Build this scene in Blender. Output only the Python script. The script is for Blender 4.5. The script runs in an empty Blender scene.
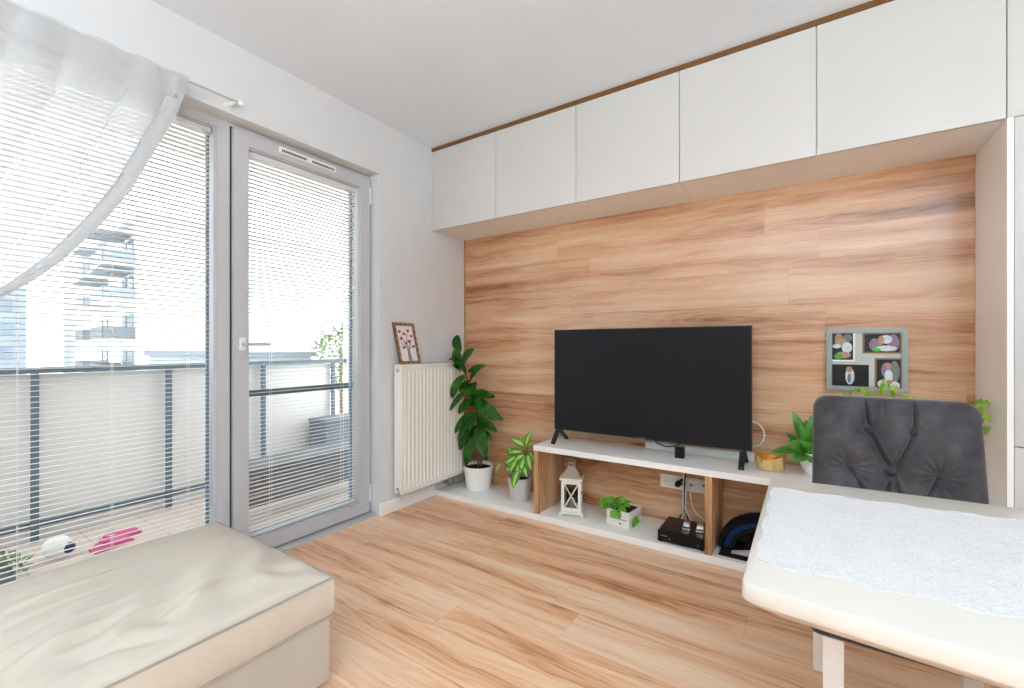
import bpy, bmesh, math, random
from mathutils import Vector, Matrix
random.seed(7)
PI = math.pi
SC = bpy.context.scene
COL = SC.collection
H = 2.6                      # ceiling height
WIN_Y0, WIN_Y1 = -3.45, -0.871   # opening in the window wall
WIN_Z = 2.2527
CX, CY, CZ, YAW, F = 2.3423, -2.8255, 1.1152, 0.5854, 444.277

# ------------------------------------------------------------------ colour and materials
def lin(h):
    h = h.lstrip('#')
    r = [int(h[i:i+2], 16)/255 for i in (0, 2, 4)]
    return tuple(c/12.92 if c <= .04045 else ((c+.055)/1.055)**2.4 for c in r) + (1,)

class N:
    """small node-tree builder"""
    def __init__(s, name):
        s.m = bpy.data.materials.new(name); s.m.use_nodes = True
        s.t = s.m.node_tree; s.t.nodes.clear()
        s.out = s.n('ShaderNodeOutputMaterial')
    def n(s, kind, **kw):
        nd = s.t.nodes.new(kind)
        for k, v in kw.items():
            if k.startswith('i_'): nd.inputs[int(k[2:]) if k[2:].isdigit() else k[2:]].default_value = v
            else: setattr(nd, k, v)
        return nd
    def l(s, a, b): s.t.links.new(a, b)
    def math(s, op, a, b=None, c=None):
        nd = s.n('ShaderNodeMath', operation=op)
        for i, v in enumerate((a, b, c)):
            if v is None: continue
            if isinstance(v, (int, float)): nd.inputs[i].default_value = v
            else: s.l(v, nd.inputs[i])
        return nd.outputs[0]
    def ramp(s, fac, stops):
        nd = s.n('ShaderNodeValToRGB'); cr = nd.color_ramp
        while len(cr.elements) < len(stops): cr.elements.new(.5)
        for e, (p, c) in zip(cr.elements, stops): e.position = p; e.color = c
        s.l(fac, nd.inputs[0]); return nd.outputs[0]
    def pos(s):
        return s.n('ShaderNodeNewGeometry').outputs['Position']
    def noise(s, vec, scale, detail=3, rough=.5, dist=0):
        nd = s.n('ShaderNodeTexNoise'); nd.inputs['Scale'].default_value = scale
        nd.inputs['Detail'].default_value = detail; nd.inputs['Roughness'].default_value = rough
        nd.inputs['Distortion'].default_value = dist
        s.l(vec, nd.inputs['Vector']); return nd.outputs['Fac']
    def comb(s, x, y, z):
        nd = s.n('ShaderNodeCombineXYZ')
        for i, v in enumerate((x, y, z)):
            if isinstance(v, (int, float)): nd.inputs[i].default_value = v
            else: s.l(v, nd.inputs[i])
        return nd.outputs[0]
    def mix(s, f, a, b, mode='MIX'):
        nd = s.n('ShaderNodeMix', data_type='RGBA', blend_type=mode)
        for k, v in ((0, f), (6, a), (7, b)):
            if isinstance(v, (int, float, tuple)): nd.inputs[k].default_value = v
            else: s.l(v, nd.inputs[k])
        return nd.outputs[2]
    def bsdf(s, col=None, rough=.5, spec=.5, metal=0, normal=None, **kw):
        b = s.n('ShaderNodeBsdfPrincipled')
        for k, v in (('Base Color', col), ('Roughness', rough), ('Specular IOR Level', spec), ('Metallic', metal), ('Normal', normal)):
            if v is None: continue
            if isinstance(v, (int, float, tuple)): b.inputs[k].default_value = v
            else: s.l(v, b.inputs[k])
        for k, v in kw.items(): b.inputs[k.replace('_', ' ')].default_value = v
        s.l(b.outputs[0], s.out.inputs[0]); return b
    def bump(s, h, strength=.2, dist=.01):
        nd = s.n('ShaderNodeBump'); nd.inputs['Strength'].default_value = strength; nd.inputs['Distance'].default_value = dist
        s.l(h, nd.inputs['Height']); return nd.outputs[0]

def plain(name, hexc, rough=.5, spec=.4, metal=0, var=.04, scale=30, bump=0, **kw):
    n = N(name); c = lin(hexc); p = n.pos()
    f = n.noise(p, scale, 4)
    a = tuple(x*(1-var) for x in c[:3]) + (1,); b = tuple(min(1, x*(1+var)) for x in c[:3]) + (1,)
    col = n.ramp(f, [(.3, a), (.7, b)])
    n.bsdf(col, rough, spec, metal, n.bump(n.noise(p, scale*6, 3), bump, .002) if bump else None, **kw)
    return n.m

def wood(name, stops, across, plank_w=.193, plank_l=1.29, rough=.4, gap=.35, seed=0., spec=.35, shade=.07):
    """long laminate planks along X; across = 'Y' (floor) or 'Z' (wall cladding) or None = plain board running along Z"""
    n = N(name); sep = n.n('ShaderNodeSeparateXYZ'); n.l(n.pos(), sep.inputs[0])
    X, Y, Z = sep.outputs
    if across == 'Y': u, v = X, Y
    elif across == 'Z': u, v = X, Z
    else: u, v = Z, n.math('ADD', Y, X)
    row = n.math('FLOOR', n.math('DIVIDE', n.math('ADD', v, 10+seed), plank_w))
    wn = n.n('ShaderNodeTexWhiteNoise', noise_dimensions='1D'); n.l(n.math('ADD', row, seed*7.3), wn.inputs['W'])
    ush = n.math('ADD', n.math('ADD', u, 20), n.math('MULTIPLY', wn.outputs[0], 3.1))
    colm = n.math('FLOOR', n.math('DIVIDE', ush, plank_l))
    wn2 = n.n('ShaderNodeTexWhiteNoise', noise_dimensions='2D'); n.l(n.comb(row, colm, 0), wn2.inputs['Vector'])
    rnd = wn2.outputs[0]
    off = n.math('MULTIPLY', rnd, 37.)
    offr = n.math('ADD', n.math('MULTIPLY', wn.outputs[0], 53.), n.math('MULTIPLY', rnd, .35))   # neighbours in a row nearly run on
    # slow wandering of the grain lines
    warp = n.noise(n.comb(n.math('MULTIPLY', u, 2.2), n.math('MULTIPLY', v, 6.), offr), 1., 3, .55)
    v2 = n.math('ADD', v, n.math('MULTIPLY', warp, .07))
    low = n.noise(n.comb(n.math('MULTIPLY', u, .75), n.math('MULTIPLY', v2, 9.), offr), 1., 2, .45)      # long light and dark bands
    med = n.noise(n.comb(n.math('MULTIPLY', u, 1.3), n.math('MULTIPLY', v2, 42.), off), 1., 4, .6)
    g2 = n.noise(n.comb(n.math('MULTIPLY', u, 9.), n.math('MULTIPLY', v2, 260.), off), 1., 3, .6)        # fibres
    ring = n.math('MULTIPLY_ADD', n.math('SINE', n.math('MULTIPLY', low, 95.)), .5, .5)                # growth rings follow the bands
    # scattered small knots, longer than they are wide
    vo = n.n('ShaderNodeTexVoronoi', feature='F1'); vo.inputs['Scale'].default_value = 1.
    n.l(n.comb(n.math('MULTIPLY', u, 2.0), n.math('MULTIPLY', v2, 6.), offr), vo.inputs['Vector'])
    gate = n.n('ShaderNodeSeparateXYZ'); n.l(vo.outputs['Color'], gate.inputs[0])
    knot = n.math('SUBTRACT', 1., n.math('MINIMUM', n.math('MULTIPLY', vo.outputs['Distance'], 5.5), 1.))
    knot = n.math('MULTIPLY', knot, n.math('GREATER_THAN', gate.outputs[0], .62))
    f = n.math('MULTIPLY_ADD', low, 1.12, .03)
    dark = n.math('SUBTRACT', 1.15, f)
    f = n.math('SUBTRACT', f, n.math('MULTIPLY', n.math('MULTIPLY', ring, dark), .15))
    f = n.math('ADD', f, n.math('MULTIPLY_ADD', g2, .5, -.25))
    f = n.math('ADD', f, n.math('MULTIPLY_ADD', med, .62, -.31))
    f = n.math('ADD', f, n.math('MULTIPLY_ADD', rnd, shade, -shade/2))
    f = n.math('SUBTRACT', f, n.math('MULTIPLY', n.math('POWER', knot, 1.4), .42))
    col = n.ramp(f, stops)
    # joints
    fv = n.math('FRACT', n.math('DIVIDE', n.math('ADD', v, 10+seed), plank_w))
    fu = n.math('FRACT', n.math('DIVIDE', ush, plank_l))
    ev = n.math('MINIMUM', fv, n.math('SUBTRACT', 1, fv)); eu = n.math('MINIMUM', fu, n.math('SUBTRACT', 1, fu))
    line = n.math('MAXIMUM', n.math('LESS_THAN', ev, .0016/plank_w), n.math('LESS_THAN', eu, .0014/plank_l))
    if across is None: line = n.math('MULTIPLY', line, 0.)
    col = n.mix(n.math('MULTIPLY', line, gap), col, stops[0][1])
    n.bsdf(col, n.math('MULTIPLY_ADD', g2, .12, rough-.06), spec, 0, n.bump(f, .05, .002))
    return n.m

FL = [(.08, lin('8c5a3a')), (.30, lin('c48a61')), (.46, lin('e2ae86')), (.62, lin('efc6a2')), (.85, lin('f5d8bb'))]
PN = [(.08, lin('6a4029')), (.30, lin('a4704b')), (.46, lin('c38f68')), (.62, lin('d2a57e')), (.85, lin('dfb998'))]
BD = [(.30, lin('9a6e48')), (.45, lin('c2966a')), (.60, lin('d2a87e')), (.75, lin('ddb993'))]
M = {}
M['floor'] = wood('floor laminate', FL, 'Y', rough=.35, gap=.2, spec=.45)
M['panel'] = wood('wall laminate', PN, 'Z', rough=.20, seed=.043, gap=.2, spec=.75)
M['board'] = wood('oak board', BD, None, rough=.45, seed=.3)
M['cornice'] = plain('brown oak trim', '76522f', .5, .3, var=.14, scale=60)
M['edge'] = plain('light oak edge strip', 'a98457', .5, .3, var=.1, scale=60)
M['wall'] = plain('white wall paint', 'd8d9da', .85, .2, var=.012, scale=9, bump=.05)
M['wall_grey'] = plain('wall greyed to cut fill', 'b8b8b7', .85, .2, var=.012, scale=9)  # for the unseen front wall, greyed to weaken the fill it bounces back
M['ceiling'] = plain('ceiling paint', 'e4ebf2', .9, .2, var=.01, scale=6)
M['lacquer'] = plain('white satin lacquer', 'cfcdc9', .3, .4, var=.008, scale=5)
M['carcass'] = plain('white board', 'f1f0ed', .35, .4, var=.008, scale=5)  # white of the cabinets, lightened here to brighten the dim soffit
M['gloss'] = plain('white gloss board', 'f6f5f3', .12, .5, var=.008, scale=5)
M['shelfwhite'] = plain('white shelf board', 'f2f1ee', .22, .45, var=.01, scale=6)
M['dark_gap'] = plain('grille slot shadow grey', '77746f', .7, .2)
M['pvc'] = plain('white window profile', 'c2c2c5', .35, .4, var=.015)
M['cavity_blue'] = plain('blue grey cavity reflection', '8fa3b5', .5, .3)  # blue strip painted for the reflection in the cavity at the glass edge
M['black_rubber'] = plain('dark seal', '2c2d30', .6, .3)
def slat_mat():
    n = N('white blind slat'); b = n.bsdf(lin('ececec'), .45, .35); tr = n.n('ShaderNodeBsdfTranslucent'); tr.inputs[0].default_value = (.8, .81, .82, 1)
    mx = n.n('ShaderNodeMixShader'); mx.inputs[0].default_value = .16; n.l(b.outputs[0], mx.inputs[1]); n.l(tr.outputs[0], mx.inputs[2]); n.l(mx.outputs[0], n.out.inputs[0]); return n.m
M['slat'] = slat_mat()
M['string'] = plain('white blind cord', 'f4f4f2', .7, .2)
M['radiator'] = plain('white radiator enamel', 'efece5', .3, .45, var=.01)
M['chrome'] = plain('chrome', 'c8c8c8', .18, .5, 1)
M['rod'] = plain('pale grey metal', 'b4b4b4', .4, .4, .3)
M['steel'] = plain('grey steel', '9a9a9a', .35, .5, 1)
M['tv_black'] = plain('black plastic', '131416', .4, .4)
M['screen'] = plain('switched off screen', '202124', .3, .12, var=.02)
M['black'] = plain('black plastic gloss', '0a0a0c', .3, .3)
M['cable_black'] = plain('black cable', '18181a', .5, .4)
M['cable_white'] = plain('white cable', 'e8e4de', .5, .3)
M['socket'] = plain('white socket plastic', 'efefec', .3, .4)
M['pot_white'] = plain('white ceramic', 'f0efec', .25, .5, var=.01)
M['pot_grey'] = plain('light grey ceramic', 'cfcecb', .35, .4, var=.02)
M['soil'] = plain('soil', '2c211a', .95, .1, var=.4, scale=150, bump=.6)
M['bark'] = plain('brown stem', '6e5038', .8, .2, var=.2, scale=80)
M['stem'] = plain('green stem', '6e8a36', .6, .3, var=.1)
M['gold'] = plain('polished gold', 'efcf8e', .2, .5, 1, var=.03)
M['linen'] = None
M['table'] = plain('white table lacquer', 'd3cec5', .28, .45, var=.008, scale=4)
M['leg_white'] = plain('white painted wood', 'f2f1ef', .4, .4, var=.01)
M['lantern_white'] = plain('white painted wood with wear', 'eae6de', .6, .3, var=.06, scale=90)
M['pewter'] = plain('taupe metal', '9d8e80', .4, .4, .35, var=.06)
M['glassdark'] = None
M['blue_fabric'] = plain('blue fabric', '103255', .9, .2, var=.15, scale=200)
M['black_fabric'] = plain('black fabric', '101013', .85, .2, var=.2, scale=200)
M['lilac_fabric'] = plain('pale lilac lining', 'c9bccb', .9, .2)
M['brown_fabric'] = plain('brown lining', '4a3328', .9, .2)
M['copper'] = plain('copper tag', 'c98b4a', .35, .5, .6)
M['rail'] = plain('blue grey railing', '66747f', .45, .4)
M['rail_panel'] = plain('milky railing panel', 'e3e1de', .5, .3, var=.01)
M['tile'] = None
M['concrete'] = plain('pale render', 'efeae0', .9, .2, var=.02, scale=3)
M['slab'] = plain('balcony slab', 'e6e6e4', .9, .2)
M['facade'] = plain('white facade', 'e3e3e1', .9, .1, var=.01, scale=.3)
M['facade_grey'] = plain('grey balcony front', '767b81', .7, .2, var=.05)
M['facade_glass'] = plain('bluish window', '80909d', .2, .5, var=.1, scale=.4)
M['facade_blue'] = plain('blue grey facade', '939ea7', .6, .3, var=.06, scale=.3)
M['bench_grey'] = plain('grey painted slat', '6c6d6f', .6, .3)
M['box_grey'] = plain('grey storage plastic', '737b84', .6, .3)
M['pink'] = plain('pink plastic', 'd9588f', .5, .4)
M['ball'] = plain('white ball', 'ececea', .5, .3)
M['navy'] = plain('navy patch', '33415f', .5, .3)
M['silver'] = plain('silver frame', '8f9592', .3, .5, .75, var=.1, scale=120)
M['mirror'] = plain('speckled silver mount', 'b8bdb8', .45, .4, .25, var=.08, scale=300)
M['photo_dark'] = plain('dark photo print', '14161a', .3, .4, var=.5, scale=60)
M['photo_gold'] = plain('gold mount edge', '8a6a44', .4, .4, .4)
M['photo_white'] = plain('white photo mount', 'eeeeec', .5, .3)
M['ph_skin'] = plain('photo skin tone', 'b08a74', .4, .3, var=.1, scale=90)
M['ph_lilac'] = plain('photo lilac', '8d7488', .4, .3, var=.25, scale=70)
M['ph_pale'] = plain('photo pale cloth', 'cdd3d8', .4, .3, var=.15, scale=90)
M['ph_grey'] = plain('photo grey', '777a7c', .4, .3, var=.2, scale=90)
M['ph_green'] = plain('photo green', '4fae3c', .4, .3, var=.1)
M['ph_orange'] = plain('photo orange', 'a98457', .4, .3, var=.1)
M['red'] = plain('red heart', 'b3202a', .5, .3)
M['paper'] = plain('white paper', 'e8e5e2', .8, .2)
M['grey_print'] = plain('grey print', '8f8b8a', .8, .2)
M['led'] = plain('orange indicator', 'c8702a', .4, .3)
M['label_print'] = plain('grey lettering', 'b8b8b8', .5, .3)

def leaf_mat(name, dark, light, variegated=None, rough=.32):
    n = N(name); p = n.pos()
    f = n.noise(p, 14, 3)
    col = n.ramp(f, [(.3, lin(dark)), (.7, lin(light))])
    if variegated:
        at = n.n('ShaderNodeAttribute', attribute_name='leafu')   # 0 on the midrib .. 1 on the margin
        f2 = n.math('ADD', at.outputs['Fac'], n.math('MULTIPLY_ADD', n.noise(p, 90, 2), .6, -.3))
        col = n.mix(n.ramp(f2, [(.18, (1, 1, 1, 1)), (.55, (0, 0, 0, 1))]), col, lin(variegated))
    b = n.bsdf(col, rough, .45)
    tr = n.n('ShaderNodeBsdfTranslucent'); n.l(col, tr.inputs[0])
    mx = n.n('ShaderNodeMixShader'); mx.inputs[0].default_value = .18
    n.l(b.outputs[0], mx.inputs[1]); n.l(tr.outputs[0], mx.inputs[2]); n.l(mx.outputs[0], n.out.inputs[0])
    return n.m
M['ficus'] = leaf_mat('rubber plant leaf', '174012', '3a7827', rough=.26)
M['dieff'] = leaf_mat('variegated leaf', '3a8624', '58a533', 'c6dd74')
M['lily'] = leaf_mat('peace lily leaf', '2a6c20', '5ea53a')
M['pothos'] = leaf_mat('pothos leaf', '6f9e2c', 'a9cc52')
M['basil'] = leaf_mat('small bright leaf', '4f9c2a', '8fce4c')
M['tree_leaf'] = leaf_mat('tree leaf', '56703f', '7b9663', rough=.7)

def glass(name, tint, gloss=.06):
    n = N(name); t = n.n('ShaderNodeBsdfTransparent'); t.inputs[0].default_value = tint
    g = n.n('ShaderNodeBsdfGlossy'); g.inputs['Roughness'].default_value = .02
    lw = n.n('ShaderNodeFresnel'); lw.inputs[0].default_value = 1.25
    mx = n.n('ShaderNodeMixShader'); n.l(n.math('MULTIPLY', lw.outputs[0], gloss*10), mx.inputs[0])
    n.l(t.outputs[0], mx.inputs[1]); n.l(g.outputs[0], mx.inputs[2]); n.l(mx.outputs[0], n.out.inputs[0])
    return n.m
M['pane'] = glass('window glass', (.97, .98, .98, 1))
M['glassdark'] = glass('lantern glass', (.75, .75, .72, 1))

def sheer(name, alpha, c=.55):
    n = N(name); t = n.n('ShaderNodeBsdfTransparent')
    d = n.n('ShaderNodeBsdfDiffuse'); tr = n.n('ShaderNodeBsdfTranslucent')
    for q in (d, tr): q.inputs[0].default_value = (c, c*1.01, c*1.03, 1)
    m1 = n.n('ShaderNodeMixShader'); m1.inputs[0].default_value = .5
    n.l(d.outputs[0], m1.inputs[1]); n.l(tr.outputs[0], m1.inputs[2])
    w = n.noise(n.pos(), 55, 2)
    m2 = n.n('ShaderNodeMixShader'); n.l(n.math('MULTIPLY_ADD', w, .12, alpha-.06), m2.inputs[0])
    n.l(t.outputs[0], m2.inputs[1]); n.l(m1.outputs[0], m2.inputs[2]); n.l(m2.outputs[0], n.out.inputs[0])
    return n.m
M['sheer'] = sheer('sheer voile', .74, .72)
M['sheer2'] = sheer('sheer heading', .6, .72)
M['hem'] = sheer('sheer hem', .86, .68)

def fabric(name, a, b, scale, rough=.95, sheen=0., bump=.12):
    n = N(name); p = n.pos()
    f = n.noise(p, 3.2, 4, .6); w = n.noise(p, scale, 2)
    col = n.ramp(n.math('ADD', n.math('MULTIPLY', f, .8), n.math('MULTIPLY', w, .2)), [(.3, lin(a)), (.7, lin(b))])
    q = n.bsdf(col, rough, .15, 0, n.bump(w, bump, .002))
    q.inputs['Sheen Weight'].default_value = sheen; q.inputs['Sheen Roughness'].default_value = .35
    return n.m
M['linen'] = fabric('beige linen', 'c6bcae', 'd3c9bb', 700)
M['linen_shaded'] = fabric('beige linen shaded box', 'b7b0a6', 'c2bbb1', 700)  # the cushion linen again, darkened for the shaded box below
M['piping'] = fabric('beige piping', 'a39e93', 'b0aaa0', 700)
def velvet():
    n = N('grey velvet'); p = n.pos()
    f = n.noise(p, 13, 5, .62, .15)
    col = n.ramp(f, [(.30, lin('302e31')), (.52, lin('444144')), (.74, lin('585457'))])
    q = n.bsdf(col, .7, .2, 0, n.bump(n.noise(p, 420, 2), .12, .001))
    q.inputs['Sheen Weight'].default_value = .35; q.inputs['Sheen Roughness'].default_value = .4
    return n.m
M['velvet'] = velvet()
M['velvet_dark'] = plain('grey velvet button', '37353a', .75, .2, var=.2, scale=60)

def tiles():
    n = N('balcony tile'); sep = n.n('ShaderNodeSeparateXYZ'); n.l(n.pos(), sep.inputs[0])
    e = []
    for o in sep.outputs[:2]:
        fr = n.math('FRACT', n.math('DIVIDE', n.math('ADD', o, 50.), .30))
        e.append(n.math('LESS_THAN', n.math('MINIMUM', fr, n.math('SUBTRACT', 1, fr)), .012))
    line = n.math('MAXIMUM', e[0], e[1])
    col = n.ramp(n.noise(n.pos(), 5, 3), [(.3, lin('d3c2b4')), (.7, lin('dfd0c3'))])
    n.bsdf(n.mix(line, col, lin('b5a696')), .6, .3); return n.m
M['tile'] = tiles()

def lace():
    n = N('white lace'); p = n.pos()
    vo = n.n('ShaderNodeTexVoronoi', feature='DISTANCE_TO_EDGE'); vo.inputs['Scale'].default_value = 150
    wob = n.n('ShaderNodeTexNoise'); wob.inputs['Scale'].default_value = 30; n.l(p, wob.inputs['Vector'])
    va = n.n('ShaderNodeVectorMath', operation='MULTIPLY_ADD'); va.inputs[1].default_value = (.03, .03, .0)
    n.l(wob.outputs['Color'], va.inputs[0]); n.l(p, va.inputs[2]); n.l(va.outputs[0], vo.inputs['Vector'])
    f = vo.outputs['Distance']
    big = n.noise(p, 16, 3)
    col = n.ramp(n.math('ADD', f, n.math('MULTIPLY_ADD', big, .3, -.15)), [(.0, lin('dcdbdb')), (.14, lin('d7d6d6')), (.36, lin('cdcccd'))])
    n.bsdf(col, .9, .15, 0, n.bump(n.math('ADD', f, big), .55, .004)); return n.m
M['lace'] = lace()

# ------------------------------------------------------------------ mesh helpers
def bbox(bm, x0, x1, y0, y1, z0, z1, bev=0, seg=2, mi=0):
    vs = [bm.verts.new(p) for p in ((x0,y0,z0),(x1,y0,z0),(x1,y1,z0),(x0,y1,z0),(x0,y0,z1),(x1,y0,z1),(x1,y1,z1),(x0,y1,z1))]
    fs = [bm.faces.new([vs[i] for i in q]) for q in ((3,2,1,0),(4,5,6,7),(0,1,5,4),(1,2,6,5),(2,3,7,6),(3,0,4,7))]
    for f in fs: f.material_index = mi
    if bev:
        es = list({e for f in fs for e in f.edges})
        r = bmesh.ops.bevel(bm, geom=es, offset=bev, segments=seg, profile=.7, affect='EDGES')
        for f in r['faces']: f.material_index = mi
    return vs
def box(*a, **k):
    bm = bmesh.new(); bbox(bm, *a, **k); return bm
def prism(bm, pts, axis, a, b, mi=0):
    """closed outline pts (2-D) extruded along axis from a to b"""
    def P(p, w):
        return {'x': (w, p[0], p[1]), 'y': (p[0], w, p[1]), 'z': (p[0], p[1], w)}[axis]
    A = [bm.verts.new(P(p, a)) for p in pts]; B = [bm.verts.new(P(p, b)) for p in pts]
    n = len(pts)
    fs = [bm.faces.new(A), bm.faces.new(B[::-1])] + [bm.faces.new((A[i], B[i], B[(i+1) % n], A[(i+1) % n])) for i in range(n)]
    for f in fs: f.material_index = mi
    bmesh.ops.recalc_face_normals(bm, faces=fs)
def tube(bm, pts, r, seg=8, mi=0, cap=True):
    pts = [Vector(p) for p in pts]; rings = []
    rr = r if isinstance(r, (list, tuple)) else [r]*len(pts)
    up = None
    for i, p in enumerate(pts):
        d = (pts[min(i+1, len(pts)-1)] - pts[max(i-1, 0)]).normalized()
        if up is None: up = Vector((0, 0, 1)) if abs(d.z) < .9 else Vector((1, 0, 0))
        s = d.cross(up)
        if s.length < 1e-4: s = d.cross(Vector((0, 1, 0)))
        s.normalize(); up = s.cross(d).normalized()
        rings.append([bm.verts.new(p + rr[i]*(math.cos(2*PI*k/seg)*s + math.sin(2*PI*k/seg)*up)) for k in range(seg)])
    for a, b in zip(rings, rings[1:]):
        for k in range(seg):
            f = bm.faces.new((a[k], a[(k+1) % seg], b[(k+1) % seg], b[k])); f.smooth = True; f.material_index = mi
    if cap:
        for q in (rings[0][::-1], rings[-1]): f = bm.faces.new(q); f.material_index = mi
def lathe(bm, prof, c=(0, 0), seg=32, mi=0, sx=1., sy=1.):
    rings = []
    for r, z in prof:
        if r < 1e-5: rings.append([bm.verts.new((c[0], c[1], z))])
        else: rings.append([bm.verts.new((c[0]+sx*r*math.cos(2*PI*k/seg), c[1]+sy*r*math.sin(2*PI*k/seg), z)) for k in range(seg)])
    fs = []
    for a, b in zip(rings, rings[1:]):
        for k in range(seg):
            k2 = (k+1) % seg
            if len(a) == 1 and len(b) == 1: continue
            if len(a) == 1: f = bm.faces.new((a[0], b[k2], b[k]))
            elif len(b) == 1: f = bm.faces.new((a[k], a[k2], b[0]))
            else: f = bm.faces.new((a[k], a[k2], b[k2], b[k]))
            f.smooth = True; f.material_index = mi; fs.append(f)
    bmesh.ops.recalc_face_normals(bm, faces=fs)
def sphere(bm, c, r, sub=2, sc=(1, 1, 1), mi=0):
    m = Matrix.Translation(c) @ Matrix.Diagonal((*[r*s for s in sc], 1))
    res = bmesh.ops.create_icosphere(bm, subdivisions=sub, radius=1, matrix=m)
    for v in res['verts']:
        for f in v.link_faces: f.smooth = True; f.material_index = mi
def leaf(bm, base, tip, width, up=(0, 0, 1), curl=.15, fold=.25, mi=0, nseg=7, shape=1.0, oval=False):
    """a blade with a midrib, folded along it and curling down to its tip"""
    base, tip = Vector(base), Vector(tip); d = tip-base; L = d.length; dn = d.normalized()
    up = Vector(up); s = dn.cross(up)
    if s.length < 1e-3: s = dn.cross(Vector((1, 0, 0)))
    s.normalize(); n = s.cross(dn).normalized()
    lay = bm.verts.layers.float.get('leafu') or bm.verts.layers.float.new('leafu')
    rows = []
    for i in range(nseg+1):
        t = i/nseg
        w = width*.5*(math.sin(PI*min(1, max(0, t**(.8*shape))))**.75 if not oval else math.sqrt(max(0, 1-(2*t**.92-1)**2))) if 0 < i < nseg else width*(.1 if oval else .02)
        c = base + d*t + n*(curl*L*math.sin(PI*t)*.9)
        row = []
        for q in (-1, -.5, 0, .5, 1):
            v = bm.verts.new(c + s*(w*q) + n*(abs(q)*w*fold)); v[lay] = abs(q); row.append(v)
        rows.append(row)
    for a, b in zip(rows, rows[1:]):
        for k in range(4):
            f = bm.faces.new((a[k], a[k+1], b[k+1], b[k])); f.smooth = True; f.material_index = mi

def tag(o, label=None, cat=None, group=None, kind=None):
    if label: o['label'] = label
    if cat: o['category'] = cat
    if group: o['group'] = group
    if kind: o['kind'] = kind
    return o
def smooth(me, ang=35):
    for p in me.polygons: p.use_smooth = True
    me.set_sharp_from_angle(angle=math.radians(ang))
def obj(name, bm, mat, parent=None, local=False, sm=True, label=None):
    """link bm as one object; under a parent the (world) coordinates become local to it"""
    me = bpy.data.meshes.new(name); bm.normal_update(); bm.to_mesh(me); bm.free()
    for m in (mat if isinstance(mat, (list, tuple)) else [mat]): me.materials.append(m)
    o = bpy.data.objects.new(name, me); COL.objects.link(o)
    if sm: smooth(me)
    if parent is not None:
        if not local:
            loc = Vector(parent.location)
            if parent.parent is not None: loc += Vector(parent.parent.location)
            me.transform(Matrix.Translation(-loc))
        o.parent = parent
    if label: o['label'] = label
    return o
def thing(name, label, cat, loc, rz=0, group=None):
    o = bpy.data.objects.new(name, None); COL.objects.link(o); o.location = loc; o.rotation_euler.z = rz
    o.empty_display_size = .05
    return tag(o, label, cat, group)
def struct(name, bm, mat, parent=None, **k):
    o = obj(name, bm, mat, parent, **k)
    if parent is None: o['kind'] = 'structure'
    return o

# ------------------------------------------------------------------ the room
XR, YB = 3.60, -5.6           # right wall behind the tall cabinet, back wall behind the camera
struct('floor', box(-.17, XR+1.4, YB-.1, .1, -.12, 0), M['floor'], sm=False)
struct('ceiling', box(-.35, XR+1.4, YB-.1, .1, H, H+.12), M['ceiling'], sm=False)
bm = bmesh.new()   # wall with the opening: one outline, one piece
prism(bm, [(.1, 0), (.1, H), (YB-.1, H), (YB-.1, 0), (WIN_Y0, 0), (WIN_Y0, WIN_Z), (WIN_Y1, WIN_Z), (WIN_Y1, 0)], 'x', -.30, 0)
struct('wall_left', bm, M['wall'], sm=False)
struct('wall_back', box(0, XR+1.4, .012, .12, 0, H), M['wall'], sm=False)
struct('wall_right', box(XR+1.3, XR+1.4, YB, .012, 0, H), M['wall'], sm=False)
struct('wall_front', box(0, XR+1.3, YB-.1, YB, 0, H), M['wall_grey'], sm=False)
struct('wall_panel', box(.012, 2.976, 0, .012, 0, 1.9854), M['panel'], sm=False)
struct('trim_1', box(0, XR+1.3, -.383, -.36, 2.5733, H), M['cornice'], sm=False)
struct('trim_2', box(0, .012, -.004, .012, 0, 1.9854), M['edge'], sm=False)
bm = bmesh.new()
prism(bm, [(.0, 0), (.015, 0), (.015, .078), (.011, .085), (0, .085)], 'y', WIN_Y1, -.3605)
struct('baseboard_left', bm, M['leg_white'], sm=False)

# ------------------------------------------------------------------ window wall joinery
def ring(bm, y0, y1, z0, z1, w, x0, x1, bev=.004, wb=None):
    """a mitred rectangular frame in the window plane, one connected piece"""
    wb = w if wb is None else wb
    o = [(y0, z0), (y1, z0), (y1, z1), (y0, z1)]; i = [(y0+w, z0+wb), (y1-w, z0+wb), (y1-w, z1-w), (y0+w, z1-w)]
    V = {}
    for k, (p, q) in enumerate(zip(o, i)):
        for nm, pt in (('o', p), ('i', q)):
            for lv, x in ((0, x0), (1, x1)): V[nm, k, lv] = bm.verts.new((x, *pt))
    fs = []
    for k in range(4):
        j = (k+1) % 4
        fs += [bm.faces.new((V['o',k,1], V['o',j,1], V['i',j,1], V['i',k,1])), bm.faces.new((V['o',k,0], V['i',k,0], V['i',j,0], V['o',j,0])),
               bm.faces.new((V['o',k,0], V['o',j,0], V['o',j,1], V['o',k,1])), bm.faces.new((V['i',k,0], V['i',k,1], V['i',j,1], V['i',j,0]))]
    bmesh.ops.recalc_face_normals(bm, faces=fs)
    if bev:
        es = [e for f in fs[:] for e in f.edges]; es = [e for e in set(es) if all(v.co.x == x1 for v in e.verts)]
        bmesh.ops.bevel(bm, geom=es, offset=bev, segments=2, affect='EDGES')
MUL = -1.752
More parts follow.
